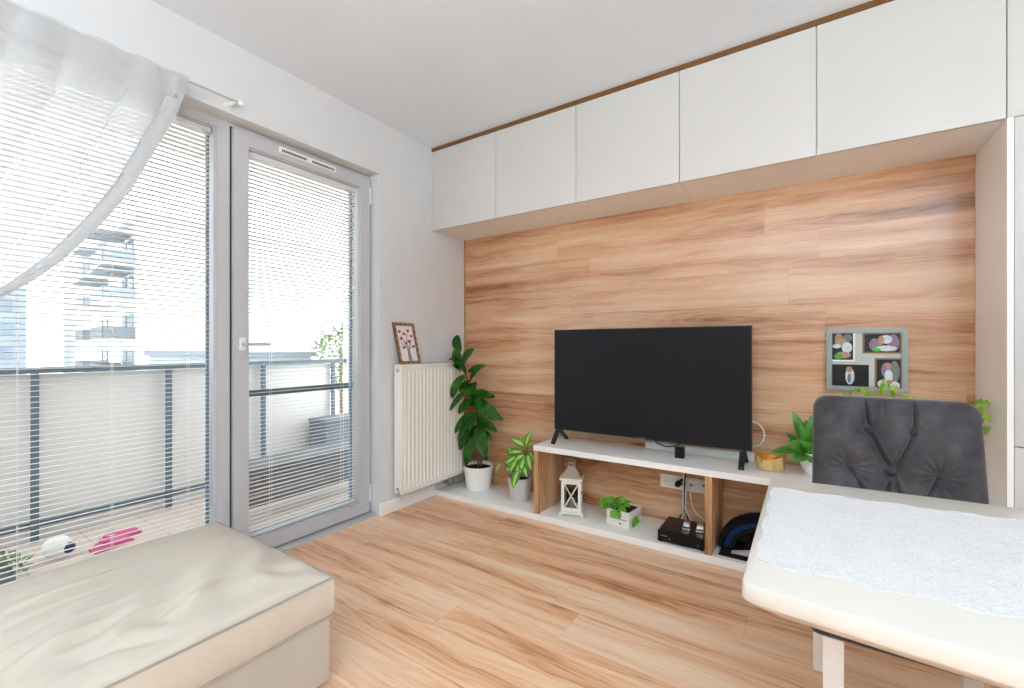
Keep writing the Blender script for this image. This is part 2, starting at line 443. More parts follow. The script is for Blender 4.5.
# fixed window to the left of the door
win = thing('window_1', None, None, (-.14, WIN_Y0, 0)); win['kind'] = 'structure'
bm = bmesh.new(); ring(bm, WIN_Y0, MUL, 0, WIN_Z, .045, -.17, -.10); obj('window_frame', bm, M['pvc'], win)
bm = bmesh.new(); ring(bm, WIN_Y0+.012, -1.795+.022, .03, WIN_Z-.0, .024, -.15, -.115, .003); 
bm.free()
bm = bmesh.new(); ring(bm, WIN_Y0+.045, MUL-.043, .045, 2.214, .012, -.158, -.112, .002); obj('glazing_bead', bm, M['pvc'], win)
bm = bmesh.new(); ring(bm, WIN_Y0+.053, MUL-.049, .05, 2.204, .014, -.182, -.17, 0); obj('cavity_strip', bm, M['cavity_blue'], win)
obj('pane', box(-.166, -.162, WIN_Y0+.03, MUL-.03, .03, 2.222), M['pane'], win, sm=False)
def vent(parent, y0, y1, z0, x):
    bm = bmesh.new(); bbox(bm, x, x+.014, y0, y1, z0, z0+.034, .004)
    v = obj('air_vent', bm, M['socket'], parent)
    bm = bmesh.new(); n = int((y1-y0)/.011)
    for k in range(n):
        y = y0+.016+k*(y1-y0-.032)/(n-1)
        if abs(y-(y0+y1)/2) < .012: continue
        bbox(bm, x+.0135, x+.0152, y-.0034, y+.0034, z0+.008, z0+.022)
    obj('grille', bm, M['black_rubber'], v, sm=False)
vent(win, -2.52, -2.16, 2.213, -.10)
# balcony door
door = thing('door_1', None, None, (-.1, -1.3, 0)); door['kind'] = 'structure'
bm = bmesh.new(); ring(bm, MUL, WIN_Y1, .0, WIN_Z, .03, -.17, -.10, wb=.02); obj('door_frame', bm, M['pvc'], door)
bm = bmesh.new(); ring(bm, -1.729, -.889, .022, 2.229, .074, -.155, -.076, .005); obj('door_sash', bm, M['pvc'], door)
bm = bmesh.new(); ring(bm, -1.737, -.881, .014, 2.236, .012, -.12, -.0985, .0); obj('seal', bm, M['black_rubber'], door)
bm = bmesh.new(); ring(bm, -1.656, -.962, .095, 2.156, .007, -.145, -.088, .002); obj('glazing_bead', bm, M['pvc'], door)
bm = bmesh.new(); ring(bm, -1.652, -.966, .1, 2.152, .014, -.175, -.156, 0); obj('cavity_strip', bm, M['cavity_blue'], door)
obj('pane', box(-.150, -.146, -1.66, -.96, .09, 2.16), M['pane'], door, sm=False)
vent(door, -1.50, -1.153, 2.180, -.076)
bm = bmesh.new(); bbox(bm, -.076, -.066, -1.702, -1.672, 1.095, 1.163, .004); hd = obj('handle_plate', bm, M['socket'], door)
bm = bmesh.new(); tube(bm, [(-.066, -1.687, 1.128), (-.035, -1.687, 1.128)], .010, 12)
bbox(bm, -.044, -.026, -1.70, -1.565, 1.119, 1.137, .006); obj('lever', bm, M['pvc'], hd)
for z in (2.06, .09):
    bm = bmesh.new(); tube(bm, [(-.078, -.881, z), (-.078, -.881, z+.11)], .007, 10); bbox(bm, -.095, -.078, -.889, -.873, z+.01, z+.10, .002)
    obj('hinge', bm, M['socket'], door)
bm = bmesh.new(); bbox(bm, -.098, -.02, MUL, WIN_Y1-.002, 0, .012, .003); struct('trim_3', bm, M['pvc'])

def blind(name, label, y0, y1, ztop, zbot, x, cords):
    t = thing(name, label, 'blind', (x, (y0+y1)/2, zbot), 0, 'venetian blinds on the balcony glazing')
    bm = bmesh.new(); bbox(bm, x-.012, x+.012, y0, y1, ztop-.022, ztop, .002); obj('headrail', bm, M['slat'], t)
    bm = bmesh.new(); z = ztop-.034; w = .0118; tilt = math.radians(7)
    while z > zbot+.02:
        pts = []
        for k in range(4):
            q = -1+2*k/3; pts.append((x+q*w*math.cos(tilt), z+q*w*math.sin(tilt)+.0018*(1-q*q)))
        A = [[bm.verts.new((px, yy, pz-dz)) for px, pz in pts] for yy in (y0+.003, y1-.003) for dz in (0, .0005)]
        a0, a1, b0, b1 = A
        for k in range(3):
            bm.faces.new((a0[k], a0[k+1], b0[k+1], b0[k])); bm.faces.new((a1[k+1], a1[k], b1[k], b1[k+1]))
        bm.faces.new((a0[0], b0[0], b1[0], a1[0])); bm.faces.new((a0[3], a1[3], b1[3], b0[3]))
        z -= .0215
    obj('slats', bm, M['slat'], t)
    bm = bmesh.new(); bbox(bm, x-.012, x+.012, y0, y1, zbot, zbot+.012, .002); obj('bottom_rail', bm, M['slat'], t)
    for yy in cords:
        bm = bmesh.new()
        for xx in (x-.0125, x+.0125): tube(bm, [(xx, yy, ztop-.02), (xx, yy, zbot+.01)], .0009, 5)
        obj('ladder_cord', bm, M['string'], t)
    return t
blind('venetian_blind', 'white venetian blind over the fixed window, left of the balcony door', WIN_Y0+.06, -1.812, 2.203, .07, -.138+.0, (-3.2, -2.83, -2.46, -2.186, -1.905))
blind('venetian_blind', 'white venetian blind on the balcony door glass', -1.646, -.974, 2.147, .108, -.119, (-1.52, -1.069))

# ------------------------------------------------------------------ curtain and rod
rod = thing('curtain_rod', 'thin grey curtain rod with a white wall bracket above the window', 'curtain rod', (.0, -2.6, 2.29))
bm = bmesh.new(); tube(bm, [(.07, -3.5, 2.285), (.07, -1.775, 2.287)], .0048, 10); obj('rod', bm, M['rod'], rod)
bm = bmesh.new(); tube(bm, [(0.0, -1.79, 2.286), (.07, -1.79, 2.286)], .008, 10); sphere(bm, (.07, -1.765, 2.287), .014, 2); tube(bm, [(0, -1.79, 2.286), (.004, -1.79, 2.286)], .017, 14)
obj('bracket', bm, M['socket'], rod)
bm = bmesh.new(); tube(bm, [(0.0, -3.48, 2.286), (.07, -3.48, 2.286)], .008, 10); obj('bracket', bm, M['socket'], rod)
E_ = [(-1.986, 2.262), (-2.035, 2.10), (-2.09, 1.97), (-2.185, 1.742), (-2.275, 1.585), (-2.383, 1.426), (-2.47, 1.331), (-2.53, 1.28), (-2.75, 1.12), (-2.98, 1.0)]
def sample(P, t):
    u = t*(len(P)-1); i = min(int(u), len(P)-2); f = u-i
    return (P[i][0]*(1-f)+P[i+1][0]*f, P[i][1]*(1-f)+P[i+1][1]*f)
def curtain_pt(s, t):
    e = sample(E_, t); l = (-3.40 + .28*t**1.5, 2.262-1.26*t)
    # straight pull from the top down to the gathered end, the free edge sagging most
    top = (-1.986-1.414*s, 2.262); endp = (-2.98-.14*s, 1.0)
    st = (top[0]+(endp[0]-top[0])*t, top[1]+(endp[1]-top[1])*t)
    ew = (1-s)**1.6
    y = st[0] + (e[0]-(E_[0][0]+(E_[-1][0]-E_[0][0])*t))*ew; z = st[1] + (e[1]-(E_[0][1]+(E_[-1][1]-E_[0][1])*t))*ew
    ph = s*62+2.2*math.sin(s*9)+.8*math.sin(s*21)
    spread = (1.414*(1-t)+.30*t)/1.414
    amp = (.016+.007*math.sin(s*23))*(.5+.5*spread)*min(1, s*30)*min(1, .3+t*5)
    ya = (.036+.014*math.sin(s*17+1))*spread*min(1, s*14)*min(1, t*7)
    return (.086+amp*math.sin(ph)+.012*t, y+ya*math.cos(ph+.6), z)
cur = thing('sheer_curtain', 'sheer white voile curtain drawn aside to the left from the rod', 'curtain', (.08, -2.6, 1.0))
NS, NT = 240, 40
bm = bmesh.new()
G = [[bm.verts.new(curtain_pt(i/NS, j/NT)) for j in range(NT+1)] for i in range(NS+1)]
for i in range(NS):
    for j in range(NT): bm.faces.new((G[i][j], G[i+1][j], G[i+1][j+1], G[i][j+1]))
cl = obj('voile', bm, M['sheer'], cur, sm=False)
for p in cl.data.polygons: p.use_smooth = True
bm = bmesh.new(); G = []
for i in range(NS+1):
    s = i/NS; x, y, z = curtain_pt(s, 0); x2, y2, z2 = curtain_pt(s, .06)
    G.append([bm.verts.new(p) for p in ((x*.3+.066, y, z+.030+.004*math.sin(s*70)), (max(x+.004, .086), y, z+.02), (x+.004, y*.5+y2*.5, z*.5+z2*.5), (x2+.004, y2, z2))])
for a, b in zip(G, G[1:]):
    for k in range(3): bm.faces.new((a[k], b[k], b[k+1], a[k+1]))
cl = obj('heading', bm, M['sheer2'], cur, sm=False)
for p in cl.data.polygons: p.use_smooth = True
bm = bmesh.new()   # doubled hem along the free edge
G = [[bm.verts.new(Vector(curtain_pt(s, j/60))+Vector((.004, 0, 0))) for s in (0, .012, .024, .036)] for j in range(61)]
for a, b in zip(G, G[1:]):
    for k in range(3): bm.faces.new((a[k], a[k+1], b[k+1], b[k]))
cl = obj('hem', bm, M['hem'], cur, sm=False)
for p in cl.data.polygons: p.use_smooth = True

# ------------------------------------------------------------------ radiator and the picture on it
rad = thing('radiator', 'white ribbed panel radiator on the wall beside the balcony door', 'radiator', (0, -.45, .125))
RY0, RY1, RZ0, RZ1 = -.766, -.13, .125, .995
bm = bmesh.new(); y = RY0+.02; prof = [(RY0+.0, .094), (RY0+.012, .098)]
n_r = 17; pit = (RY1-RY0-.024)/n_r
for k in range(n_r):
    a = RY0+.012+k*pit
    prof += [(a+pit*.12, .098), (a+pit*.24, .0905), (a+pit*.42, .0905), (a+pit*.54, .098)]
prof += [(RY1, .098)]
for z0, z1, flat in ((RZ0+.035, RZ1-.045, False),):
    lo = [bm.verts.new((x_, y_, z0)) for y_, x_ in prof]; hi = [bm.verts.new((x_, y_, z1)) for y_, x_ in prof]
    lo2 = [bm.verts.new((.098, y_, RZ0)) for y_, x_ in prof]; hi2 = [bm.verts.new((.098, y_, RZ1)) for y_, x_ in prof]
    lo1 = [bm.verts.new((.098, y_, z0-.008)) for y_, x_ in prof]; hi1 = [bm.verts.new((.098, y_, z1+.008)) for y_, x_ in prof]
    back = None
    rows = [lo2, lo1, lo, hi, hi1, hi2]
    for a, b in zip(rows, rows[1:]):
        for k in range(len(a)-1): bm.faces.new((a[k], a[k+1], b[k+1], b[k]))
obj('front_panel', bm, M['radiator'], rad)
def side(ya, yb):
    b_ = bmesh.new(); prism(b_, [(.025, RZ0+.03), (.03, RZ0+.01), (.05, RZ0), (.058, RZ0+.02), (.075, RZ0+.025), (.085, RZ0), (.097, RZ0), (.097, RZ1), (.025, RZ1)], 'y', ya, yb); return b_
obj('side_panel', side(RY0-.001, RY0+.001), M['radiator'], rad); obj('side_panel', side(RY1-.002, RY1), M['radiator'], rad)
obj('back_panel', box(.024, .03, RY0, RY1, RZ0+.02, RZ1-.01), M['radiator'], rad)
bm = bmesh.new(); prism(bm, [(.024, RZ1-.004), (.0975, RZ1-.004), (.0975, RZ1+.001), (.024, RZ1+.001)], 'y', RY0, RY1)
gr = obj('top_grille', bm, M['radiator'], rad)
bm = bmesh.new()
for k in range(40):
    y = RY0+.03+k*(RY1-RY0-.06)/39; bbox(bm, .036, .085, y-.004, y+.004, RZ1+.0008, RZ1+.0016)
obj('slots', bm, M['dark_gap'], gr, sm=False)  # grey strips laid on for the shade inside the grille openings
bm = bmesh.new(); tube(bm, [(.06, RY0-.004, RZ1-.04), (.06, RY0+.002, RZ1-.04)], .013, 16); obj('plug', bm, M['chrome'], rad, label='small chrome vent plug')
bm = bmesh.new(); tube(bm, [(.06, RY0-.004, RZ0+.035), (.06, RY0+.002, RZ0+.035)], .011, 16); obj('plug', bm, M['chrome'], rad)
for yy in (-.20, -.25):
    bm = bmesh.new(); tube(bm, [(.06, yy, RZ0+.02), (.06, yy, RZ0-.05), (.055, yy, RZ0-.06), (.001, yy, RZ0-.06)], .009, 10); tube(bm, [(.06, yy, RZ0+.01), (.06, yy, RZ0-.02)], .014, 10)
    obj('pipe', bm, M['chrome'], rad)
for yy in (RY0+.1, RY1-.1):
    obj('wall_bracket', box(.0008, .0235, yy-.02, yy+.02, RZ0+.1, RZ1-.1), M['radiator'], rad, sm=False)
def heart(bm, cy, cz, s, x0, x1, mi=0):
    pts = []
    for k in range(22):
        t = 2*PI*k/22; pts.append((cy+s*16*math.sin(t)**3/17, cz+s*(13*math.cos(t)-5*math.cos(2*t)-2*math.cos(3*t)-math.cos(4*t))/17))
    prism(bm, pts, 'x', x0, x1, mi)
W_, H_ = .192, .296
pic = thing('framed_picture', 'small framed picture of a tree of red hearts leaning on the radiator', 'picture', (.086, -.765, RZ1+.0015))
pic.rotation_euler = (0, -math.radians(15), 0)
bm = bmesh.new(); ring(bm, 0, W_, 0, H_, .022, -.012, .0, .003); obj('frame', bm, M['cornice'], pic, local=True)
bm = bmesh.new()
k = 0
for (a, b, horiz) in ((0, W_, 1), (0, H_, 0)):
    for side_ in (.011, (H_ if horiz else W_)-.011):
        q = .012
        while q < b-.01:
            if horiz: bbox(bm, -.001, .003, q-.006, q+.006, side_-.008, side_+.008, .002, 1, mi=k % 3)
            else: bbox(bm, -.001, .003, side_-.008, side_+.008, q-.006, q+.006, .002, 1, mi=k % 3)
            q += .0145; k += 1
obj('mosaic', bm, [M['edge'], M['cornice'], M['pewter']], pic, local=True)
bm = bmesh.new(); bbox(bm, -.010, -.006, .018, W_-.018, .018, H_-.018)
def twig(pts, r): tube(bm, [(-.0055, a, b) for a, b in pts], r, 6, 1)
c = W_/2+.005
twig([(c-.012, .02), (c-.008, .09), (c-.02, .15), (c-.045, .20)], .004); twig([(c+.012, .02), (c+.004, .09), (c+.02, .14), (c+.04, .175)], .004)
twig([(c, .02), (c, .1), (c-.004, .16), (c+.008, .22)], .0035); twig([(c-.002, .1), (c-.03, .13), (c-.05, .15)], .003); twig([(c, .11), (c+.03, .12), (c+.05, .125)], .003)
for a, b in ((-.055, .232), (-.018, .214), (.022, .238), (-.05, .182), (-.016, .148), (.016, .162), (.048, .2), (.05, .126), (-.04, .118)):
    heart(bm, c+a, b, .0135, -.006, -.003, 2)
obj('print', bm, [M['paper'], M['grey_print'], M['red']], pic, local=True)

# ------------------------------------------------------------------ overhead and tall cabinets
ZB = 1.9854; CF = -.3814
DX = [.0015, .591, 1.184, 1.7825, 2.380, 2.9765, 3.575, 4.17, 4.77]
def overhead(i0, label, n=3):
    x0, x1 = DX[i0], DX[i0+n]
    t = thing('overhead_cabinet', label, 'cabinet', (x0, 0, ZB), 0, 'white overhead cabinets')
    bm = bmesh.new(); bbox(bm, x0+.0006, x1-.0006, CF+.02, .010, ZB, 2.573); obj('carcass', bm, M['carcass'], t, sm=False)
    for k in range(n):
        bm = bmesh.new(); bbox(bm, DX[i0+k]+.0016, DX[i0+k+1]-.0016, CF, CF+.0195, ZB-.001, 2.571, .0015); obj('door', bm, M['lacquer'], t)
overhead(0, 'white handleless overhead cabinet in the corner by the window wall')
overhead(3, 'white handleless overhead cabinet nearer the right, above the tall cabinet edge')
tall = thing('tall_cabinet', 'tall white built-in cabinet at the right end of the wood panel', 'cabinet', (2.977, 0, 0))
bm = bmesh.new(); bbox(bm, 2.977, 2.995, CF+.001, -.0005, 0, ZB-.0015); obj('side_panel', bm, M['gloss'], tall, sm=False)
bm = bmesh.new(); bbox(bm, 2.9955, 3.575, CF+.025, -.0005, .08, ZB-.0015); obj('carcass', bm, M['lacquer'], tall, sm=False)
bm = bmesh.new(); bbox(bm, 2.9955, 3.575, CF+.06, CF+.08, 0, .08); obj('plinth', bm, M['lacquer'], tall, sm=False)
for z0, z1 in ((.085, .735), (.739, ZB-.004)):
    bm = bmesh.new(); bbox(bm, 2.9965, 3.573, CF, CF+.0195, z0, z1, .0015); obj('door', bm, M['lacquer'], tall)

# ------------------------------------------------------------------ low media bench
SY = -.3605
BT, BB = .480, .446
bench = thing('media_bench', 'long low white and oak media bench under the television', 'bench', (.0, 0, 0))
bm = bmesh.new(); bbox(bm, .0165, 2.975, SY, -.0006, 0.0005, .040, .002); obj('base_board', bm, M['shelfwhite'], bench, label='white board lying on the floor')
bm = bmesh.new(); bbox(bm, .872, 2.975, SY, -.0006, BB, BT, .002); obj('top_board', bm, M['shelfwhite'], bench, label='white top board')
for x0 in (.8755, 1.903):
    bm = bmesh.new(); bbox(bm, x0, x0+.034, SY+.003, -.0006, .0402, BB-.0002, .001); obj('upright', bm, M['board'], bench, label='oak upright')

# television
TY = -.205
tv = thing('television', 'large flat black television standing on the media bench', 'television', (1.525, TY, BT))
TX0, TX1, TZ0, TZ1 = .944, 2.105, .568, 1.227
bm = bmesh.new(); bbox(bm, TX0, TX1, TY, TY+.028, TZ0, TZ1, .003); obj('housing', bm, M['tv_black'], tv)
bm = bmesh.new(); bbox(bm, TX0+.25, TX1-.25, TY+.028, TY+.06, TZ0+.05, TZ0+.42, .015); obj('rear_cover', bm, M['tv_black'], tv)
obj('screen', box(TX0+.006, TX1-.006, TY-.0015, TY, TZ0+.012, TZ1-.006), M['screen'], tv, sm=False)
bm = bmesh.new(); bbox(bm, 1.50, 1.55, TY-.002, TY, TZ0+.002, TZ0+.009); obj('badge', bm, M['bench_grey'], tv, sm=False)
for xx in (.968, 2.062):
    bm = bmesh.new()
    for tip in (-.272, -.075):
        a = Vector((xx, TY+.012, TZ0+.004)); b = Vector((xx, tip, BT+.007))
        w = .014
        for sgn in (0,):
            v = []
            for p, hh in ((a, .010), (b, .007)):
                for dx in (-w, w):
                    for dz in (-hh, hh): v.append(bm.verts.new(p+Vector((dx, 0, dz))))
            d = bm.verts
            for q in ((0,1,3,2), (4,6,7,5), (0,4,5,1), (2,3,7,6), (0,2,6,4), (1,5,7,3)): bm.faces.new([v[i] for i in q])
    bmesh.ops.recalc_face_normals(bm, faces=bm.faces[:])
    obj('foot', bm, M['tv_black'], tv)
# small black adapter, white cable channel and cables behind the television
bm = bmesh.new(); bbox(bm, 1.50, 2.10, -.045, -.0008, BT+.0005, .522, .003)
tag(obj('cable_channel', bm, M['socket']), 'white cable channel lying on the bench behind the television', 'cable channel')
bm = bmesh.new(); bbox(bm, 1.715, 1.765, -.20, -.165, BT+.0005, .545, .004)
ad = tag(obj('power_adapter', bm, M['black']), 'small black box standing under the television', 'adapter')
bm = bmesh.new(); tube(bm, [(1.56, -.05, .540), (1.58, -.055, .520), (1.63, -.06, .508), (1.68, -.055, .515), (1.72, -.03, .54), (1.75, -.03, .60)], .004, 8)
tag(obj('cable', bm, M['cable_black']), 'black cable looped on the bench top behind the television', 'cable')
bm = bmesh.new(); tube(bm, [(2.085+.065*math.cos(a_), -.03, .63+.07*math.sin(a_)) for a_ in [-1.9+k*3.8/18 for k in range(19)]], .0045, 8)
tag(obj('cable', bm, M['cable_white']), 'pale cable looping out behind the right edge of the television', 'cable')

# socket strip with plugs
soc = thing('socket_strip', 'white four-gang wall socket strip inside the media bench', 'socket', (1.72, 0, .285))
bm = bmesh.new(); bbox(bm, 1.583, 1.885, -.011, -.0003, .245, .326, .003); obj('cover_plate', bm, M['socket'], soc)
for k, xx in enumerate((1.622, 1.695, 1.768, 1.842)):
    bm = bmesh.new()
    prof = [(.0, .0), (.0, .0)]
    if k < 2:
        A = []
        for r, yy in ((.030, -.012), (.028, -.014), (.022, -.014), (.020, -.0115), (.0, -.0115)):
            A.append((r, yy))
        rings = []
        for r, yy in A:
            rings.append([bm.verts.new((xx+r*math.cos(2*PI*q/24), yy, .285+r*math.sin(2*PI*q/24))) for q in range(24)] if r > 0 else [bm.verts.new((xx, yy, .285))])
        for a, b in zip(rings, rings[1:]):
            for q in range(24):
                q2 = (q+1) % 24
                bm.faces.new((a[q], a[q2], b[q2], b[q]) if len(b) > 1 else (a[q], a[q2], b[0]))
        for dx in (-.0095, .0095): tube(bm, [(xx+dx, -.0125, .285), (xx+dx, -.0116, .285)], .003, 8, 1)
        tube(bm, [(xx, -.0118, .298), (xx, -.018, .298)], .0024, 8, 2)
    else:
        bbox(bm, xx-.03, xx+.03, -.0125, -.011, .255, .315, .001)
        for dz in ((.0,) if k == 2 else (.008,)):
            tube(bm, [(xx-.004, -.016, .285+dz), (xx-.004, -.012, .285+dz)], .007, 12, 1)
            tube(bm, [(xx+.012, -.0135, .285+dz), (xx+.012, -.012, .285+dz)], .004, 12, 2)
    bmesh.ops.recalc_face_normals(bm, faces=bm.faces[:])
    obj('socket_insert', bm, [M['socket'], M['black_rubber'], M['chrome']], soc)
pl_ = thing('cable_bundle', 'bundle of black and white cables from wall plugs down to the set-top box', 'cable', (1.74, -.05, .3))
bm = bmesh.new(); tube(bm, [(1.695, -.0195, .285), (1.695, -.045, .285), (1.70, -.055, .290)], [.019, .017, .010], 14); obj('plug', bm, M['black'], pl_, label='round black plug in the second socket')
bm = bmesh.new(); tube(bm, [(1.712, -.0195, .305), (1.72, -.045, .315), (1.735, -.06, .325)], [.012, .011, .006], 12); obj('plug', bm, M['cable_black'], pl_)
def cable(pts, mat, r=.004):
    b_ = bmesh.new()
    P = [Vector(p) for p in pts]; Q = []
    for i in range(len(P)-1):          # smooth run through the points
        p0, p1, p2, p3 = P[max(i-1, 0)], P[i], P[i+1], P[min(i+2, len(P)-1)]
        for k in range(6):
            t = k/6
            Q.append(.5*((2*p1)+(p2-p0)*t+(2*p0-5*p1+4*p2-p3)*t*t+(3*p1-p0-3*p2+p3)*t**3))
    Q.append(P[-1]); tube(b_, Q, r, 8); obj('cable', b_, mat, pl_)
cable([(1.70, -.055, .29), (1.735, -.075, .30), (1.742, -.078, .25), (1.742, -.075, .18), (1.735, -.07, .14), (1.70, -.06, .075), (1.69, -.058, .060)], M['cable_black'])
cable([(1.735, -.06, .325), (1.748, -.072, .30), (1.750, -.085, .24), (1.748, -.085, .17), (1.76, -.075, .13), (1.79, -.06, .08), (1.80, -.055, .062)], M['cable_white'], .005)
cable([(1.745, -.07, .442), (1.742, -.075, .40), (1.739, -.085, .34), (1.737, -.085, .25), (1.735, -.085, .17), (1.73, -.07, .12), (1.72, -.06, .07)], M['cable_white'], .0035)
cable([(1.752, -.07, .442), (1.750, -.078, .38), (1.745, -.088, .32), (1.744, -.09, .20), (1.75, -.075, .14), (1.765, -.06, .07)], M['cable_black'], .0035)
cable([(1.764, -.0195, .285), (1.768, -.05, .27), (1.775, -.055, .2), (1.80, -.05, .14), (1.86, -.045, .09), (1.87, -.045, .062)], M['cable_white'], .0035)

# set-top box and the two watches lying on it
stb = thing('set_top_box', 'glossy black set-top box on the base board of the media bench', 'set-top box', (1.775, -.21, .0405))
bm = bmesh.new(); bbox(bm, 1.656, 1.898, -.338, -.098, .046, .106, .012, 4); obj('body', bm, M['black'], stb)
bm = bmesh.new(); bbox(bm, 1.669, 1.885, -.3395, -.337, .056, .096, .001); fp = obj('front_panel', bm, M['black'], stb)
bm = bmesh.new()
for k, w in enumerate((.004, .003, .0045, .003, .004, .0035)): bbox(bm, 1.674+k*.0062, 1.674+k*.0062+w, -.3405, -.339, .079, .0825)
obj('lettering', bm, M['label_print'], fp, sm=False)
bm = bmesh.new(); tube(bm, [(1.868, -.3405, .068), (1.868, -.3385, .068)], .0032, 10); obj('indicator', bm, M['led'], fp)
bm = bmesh.new(); tube(bm, [(1.722, -.3405, .068), (1.722, -.3385, .068)], .003, 10); obj('button', bm, M['label_print'], fp)
for xx in (1.67, 1.88):
    for yy in (-.32, -.115):
        bm = bmesh.new(); tube(bm, [(xx, yy, .0405), (xx, yy, .048)], .009, 10); obj('foot', bm, M['black_rubber'], stb)
def watch(x, y, rz, label):
    t = thing('wristwatch', label, 'watch', (x, y, .1062), rz, 'watches on the set-top box')
    b_ = bmesh.new(); bbox(b_, -.021, .021, -.045, -.012, .010, .022, .004); c_ = obj('case', b_, M['chrome'], t, local=True)
    b_ = bmesh.new(); bbox(b_, -.017, .017, -.041, -.016, .0215, .0228, .0005); obj('dial', b_, M['black'], c_, local=True)
    b_ = bmesh.new()
    n_ = 13
    for k in range(n_):
        a = PI*1.18*k/(n_-1)-.1*PI
        yy = .012+.034*math.cos(a)*1.; zz = .017+.017*math.sin(a)
        bbox(b_, -.017, .017, yy-.0042, yy+.0042, max(.0006, zz-.003), zz+.003, .001, 1)
    bbox(b_, -.017, .017, -.05, .045, .0004, .006, .001, 1)
    obj('bracelet', b_, M['chrome'], t, local=True)
watch(1.792, -.25, .10, 'silver wristwatch with black dial on the set-top box, left of two')
watch(1.860, -.245, .16, 'silver wristwatch with black dial on the set-top box, beside the oak upright')

# bag pushed into the right-hand compartment
bag = thing('sports_bag', 'black and blue soft bag in the dark right compartment of the bench', 'bag', (2.16, -.2, .0405))
def arch(r0, r1, y, w, cx, cz, a0, a1, sq=.8):
    b_ = bmesh.new(); pts = []
    for k in range(25):
        a = a0+(a1-a0)*k/24; pts.append((cx+(r0+r1)/2*math.cos(a), y, cz+sq*(r0+r1)/2*math.sin(a)))
    rings = []
    for k, p in enumerate(pts):
        a = a0+(a1-a0)*k/24; d = Vector((math.cos(a), 0, sq*math.sin(a))).normalized()
        rings.append([b_.verts.new(Vector(p)+d*(h*(r1-r0)/2)+Vector((0, g*w/2, 0))) for h, g in ((-1, -1), (-.7, -1.15), (.7, -1.15), (1, -1), (1, 1), (-1, 1))])
    for a, b in zip(rings, rings[1:]):
        for k in range(6): b_.faces.new((a[k], a[(k+1) % 6], b[(k+1) % 6], b[k]))
    b_.faces.new(rings[0][::-1]); b_.faces.new(rings[-1]); return b_
bcx = 2.19
obj('back', arch(.02, .19, -.12, .05, bcx, .064, 0.03, PI-.03, .78), M['brown_fabric'], bag, label='dark brown lining')
obj('outer_band', arch(.212, .242, -.20, .09, bcx, .060, -.02, PI+.02, .76), M['black_fabric'], bag)
obj('blue_band', arch(.180, .213, -.20, .08, bcx, .060, -.02, PI+.02, .76), M['blue_fabric'], bag, label='blue band')
obj('inner_band', arch(.160, .181, -.20, .09, bcx, .060, -.02, PI+.02, .76), M['black_fabric'], bag)
obj('flap', arch(.105, .148, -.24, .07, bcx+.03, .062, 0, PI, .55), M['black_fabric'], bag)
bm = bmesh.new(); prism(bm, [(2.02, .060), (2.10, .082), (2.30, .080), (2.36, .060), (2.2, .066)], 'y', -.315, -.278); obj('lining', bm, M['lilac_fabric'], bag, label='pale lilac lining')
bm = bmesh.new(); prism(bm, [(1.962, .0408), (1.97, .0595), (2.40, .0595), (2.41, .0408)], 'y', -.325, -.09); obj('base', bm, M['black_fabric'], bag)

# ------------------------------------------------------------------ plants on the low board
def pot(bm, c, z0, h, rt, rb, wall=.006, mi=0, sx=1, sy=1):
    lathe(bm, [(0, z0), (rb-.004, z0), (rb, z0+.004), (rt, z0+h-.003), (rt-.002, z0+h), (rt-wall, z0+h-.001), (rt-wall-.003, z0+h-.03), (0, z0+h-.03)], c, 40, mi, sx, sy)
def soil(parent, c, z, r, sy=1):
    bm = bmesh.new(); lathe(bm, [(0, z+.006), (r*.6, z+.004), (r, z), (r, z-.004), (0, z-.004)], c, 28, 0, 1, sy); return obj('soil', bm, M['soil'], parent)
fwd = Vector((-math.sin(YAW), math.cos(YAW), 0)); rgt = Vector((math.cos(YAW), math.sin(YAW), 0))
def at(px, py, y, xmin=None):
    """the point of the plane y = const that stands at this place of the photo"""
    d = fwd + rgt*((px-512)/F) + Vector((0, 0, 1))*((346.654-py)/F); t = (y-CY)/d.y
    if xmin is not None and CX+d.x*t < xmin: t = (xmin-CX)/d.x
    return Vector((CX, CY, CZ)) + d*t
PC = (.262, -.150)
fic = thing('rubber_plant', 'tall rubber plant with dark glossy leaves in a white pot by the radiator', 'plant', (*PC, .0405))
bm = bmesh.new(); pot(bm, PC, .0405, .178, .117, .090); obj('pot', bm, M['pot_white'], fic)
soil(fic, PC, .195, .106)
yP = -.150
stems = [[(PC[0], yP, .195), at(478, 440, yP), at(477, 415, yP), at(472, 395, yP), at(466, 375, yP, .125), at(463, 362, yP-.01, .125), at(459, 350, yP-.01, .125)],
         [(PC[0]+.012, yP+.02, .195), at(480, 440, yP+.03), at(481, 420, yP+.04), at(480, 404, yP+.05), at(484, 394, yP+.05)]]
bm = bmesh.new()
for s in stems: tube(bm, s, [.007]*2+[.005]*(len(s)-2), 8)
obj('stem', bm, M['bark'], fic)
bm = bmesh.new()
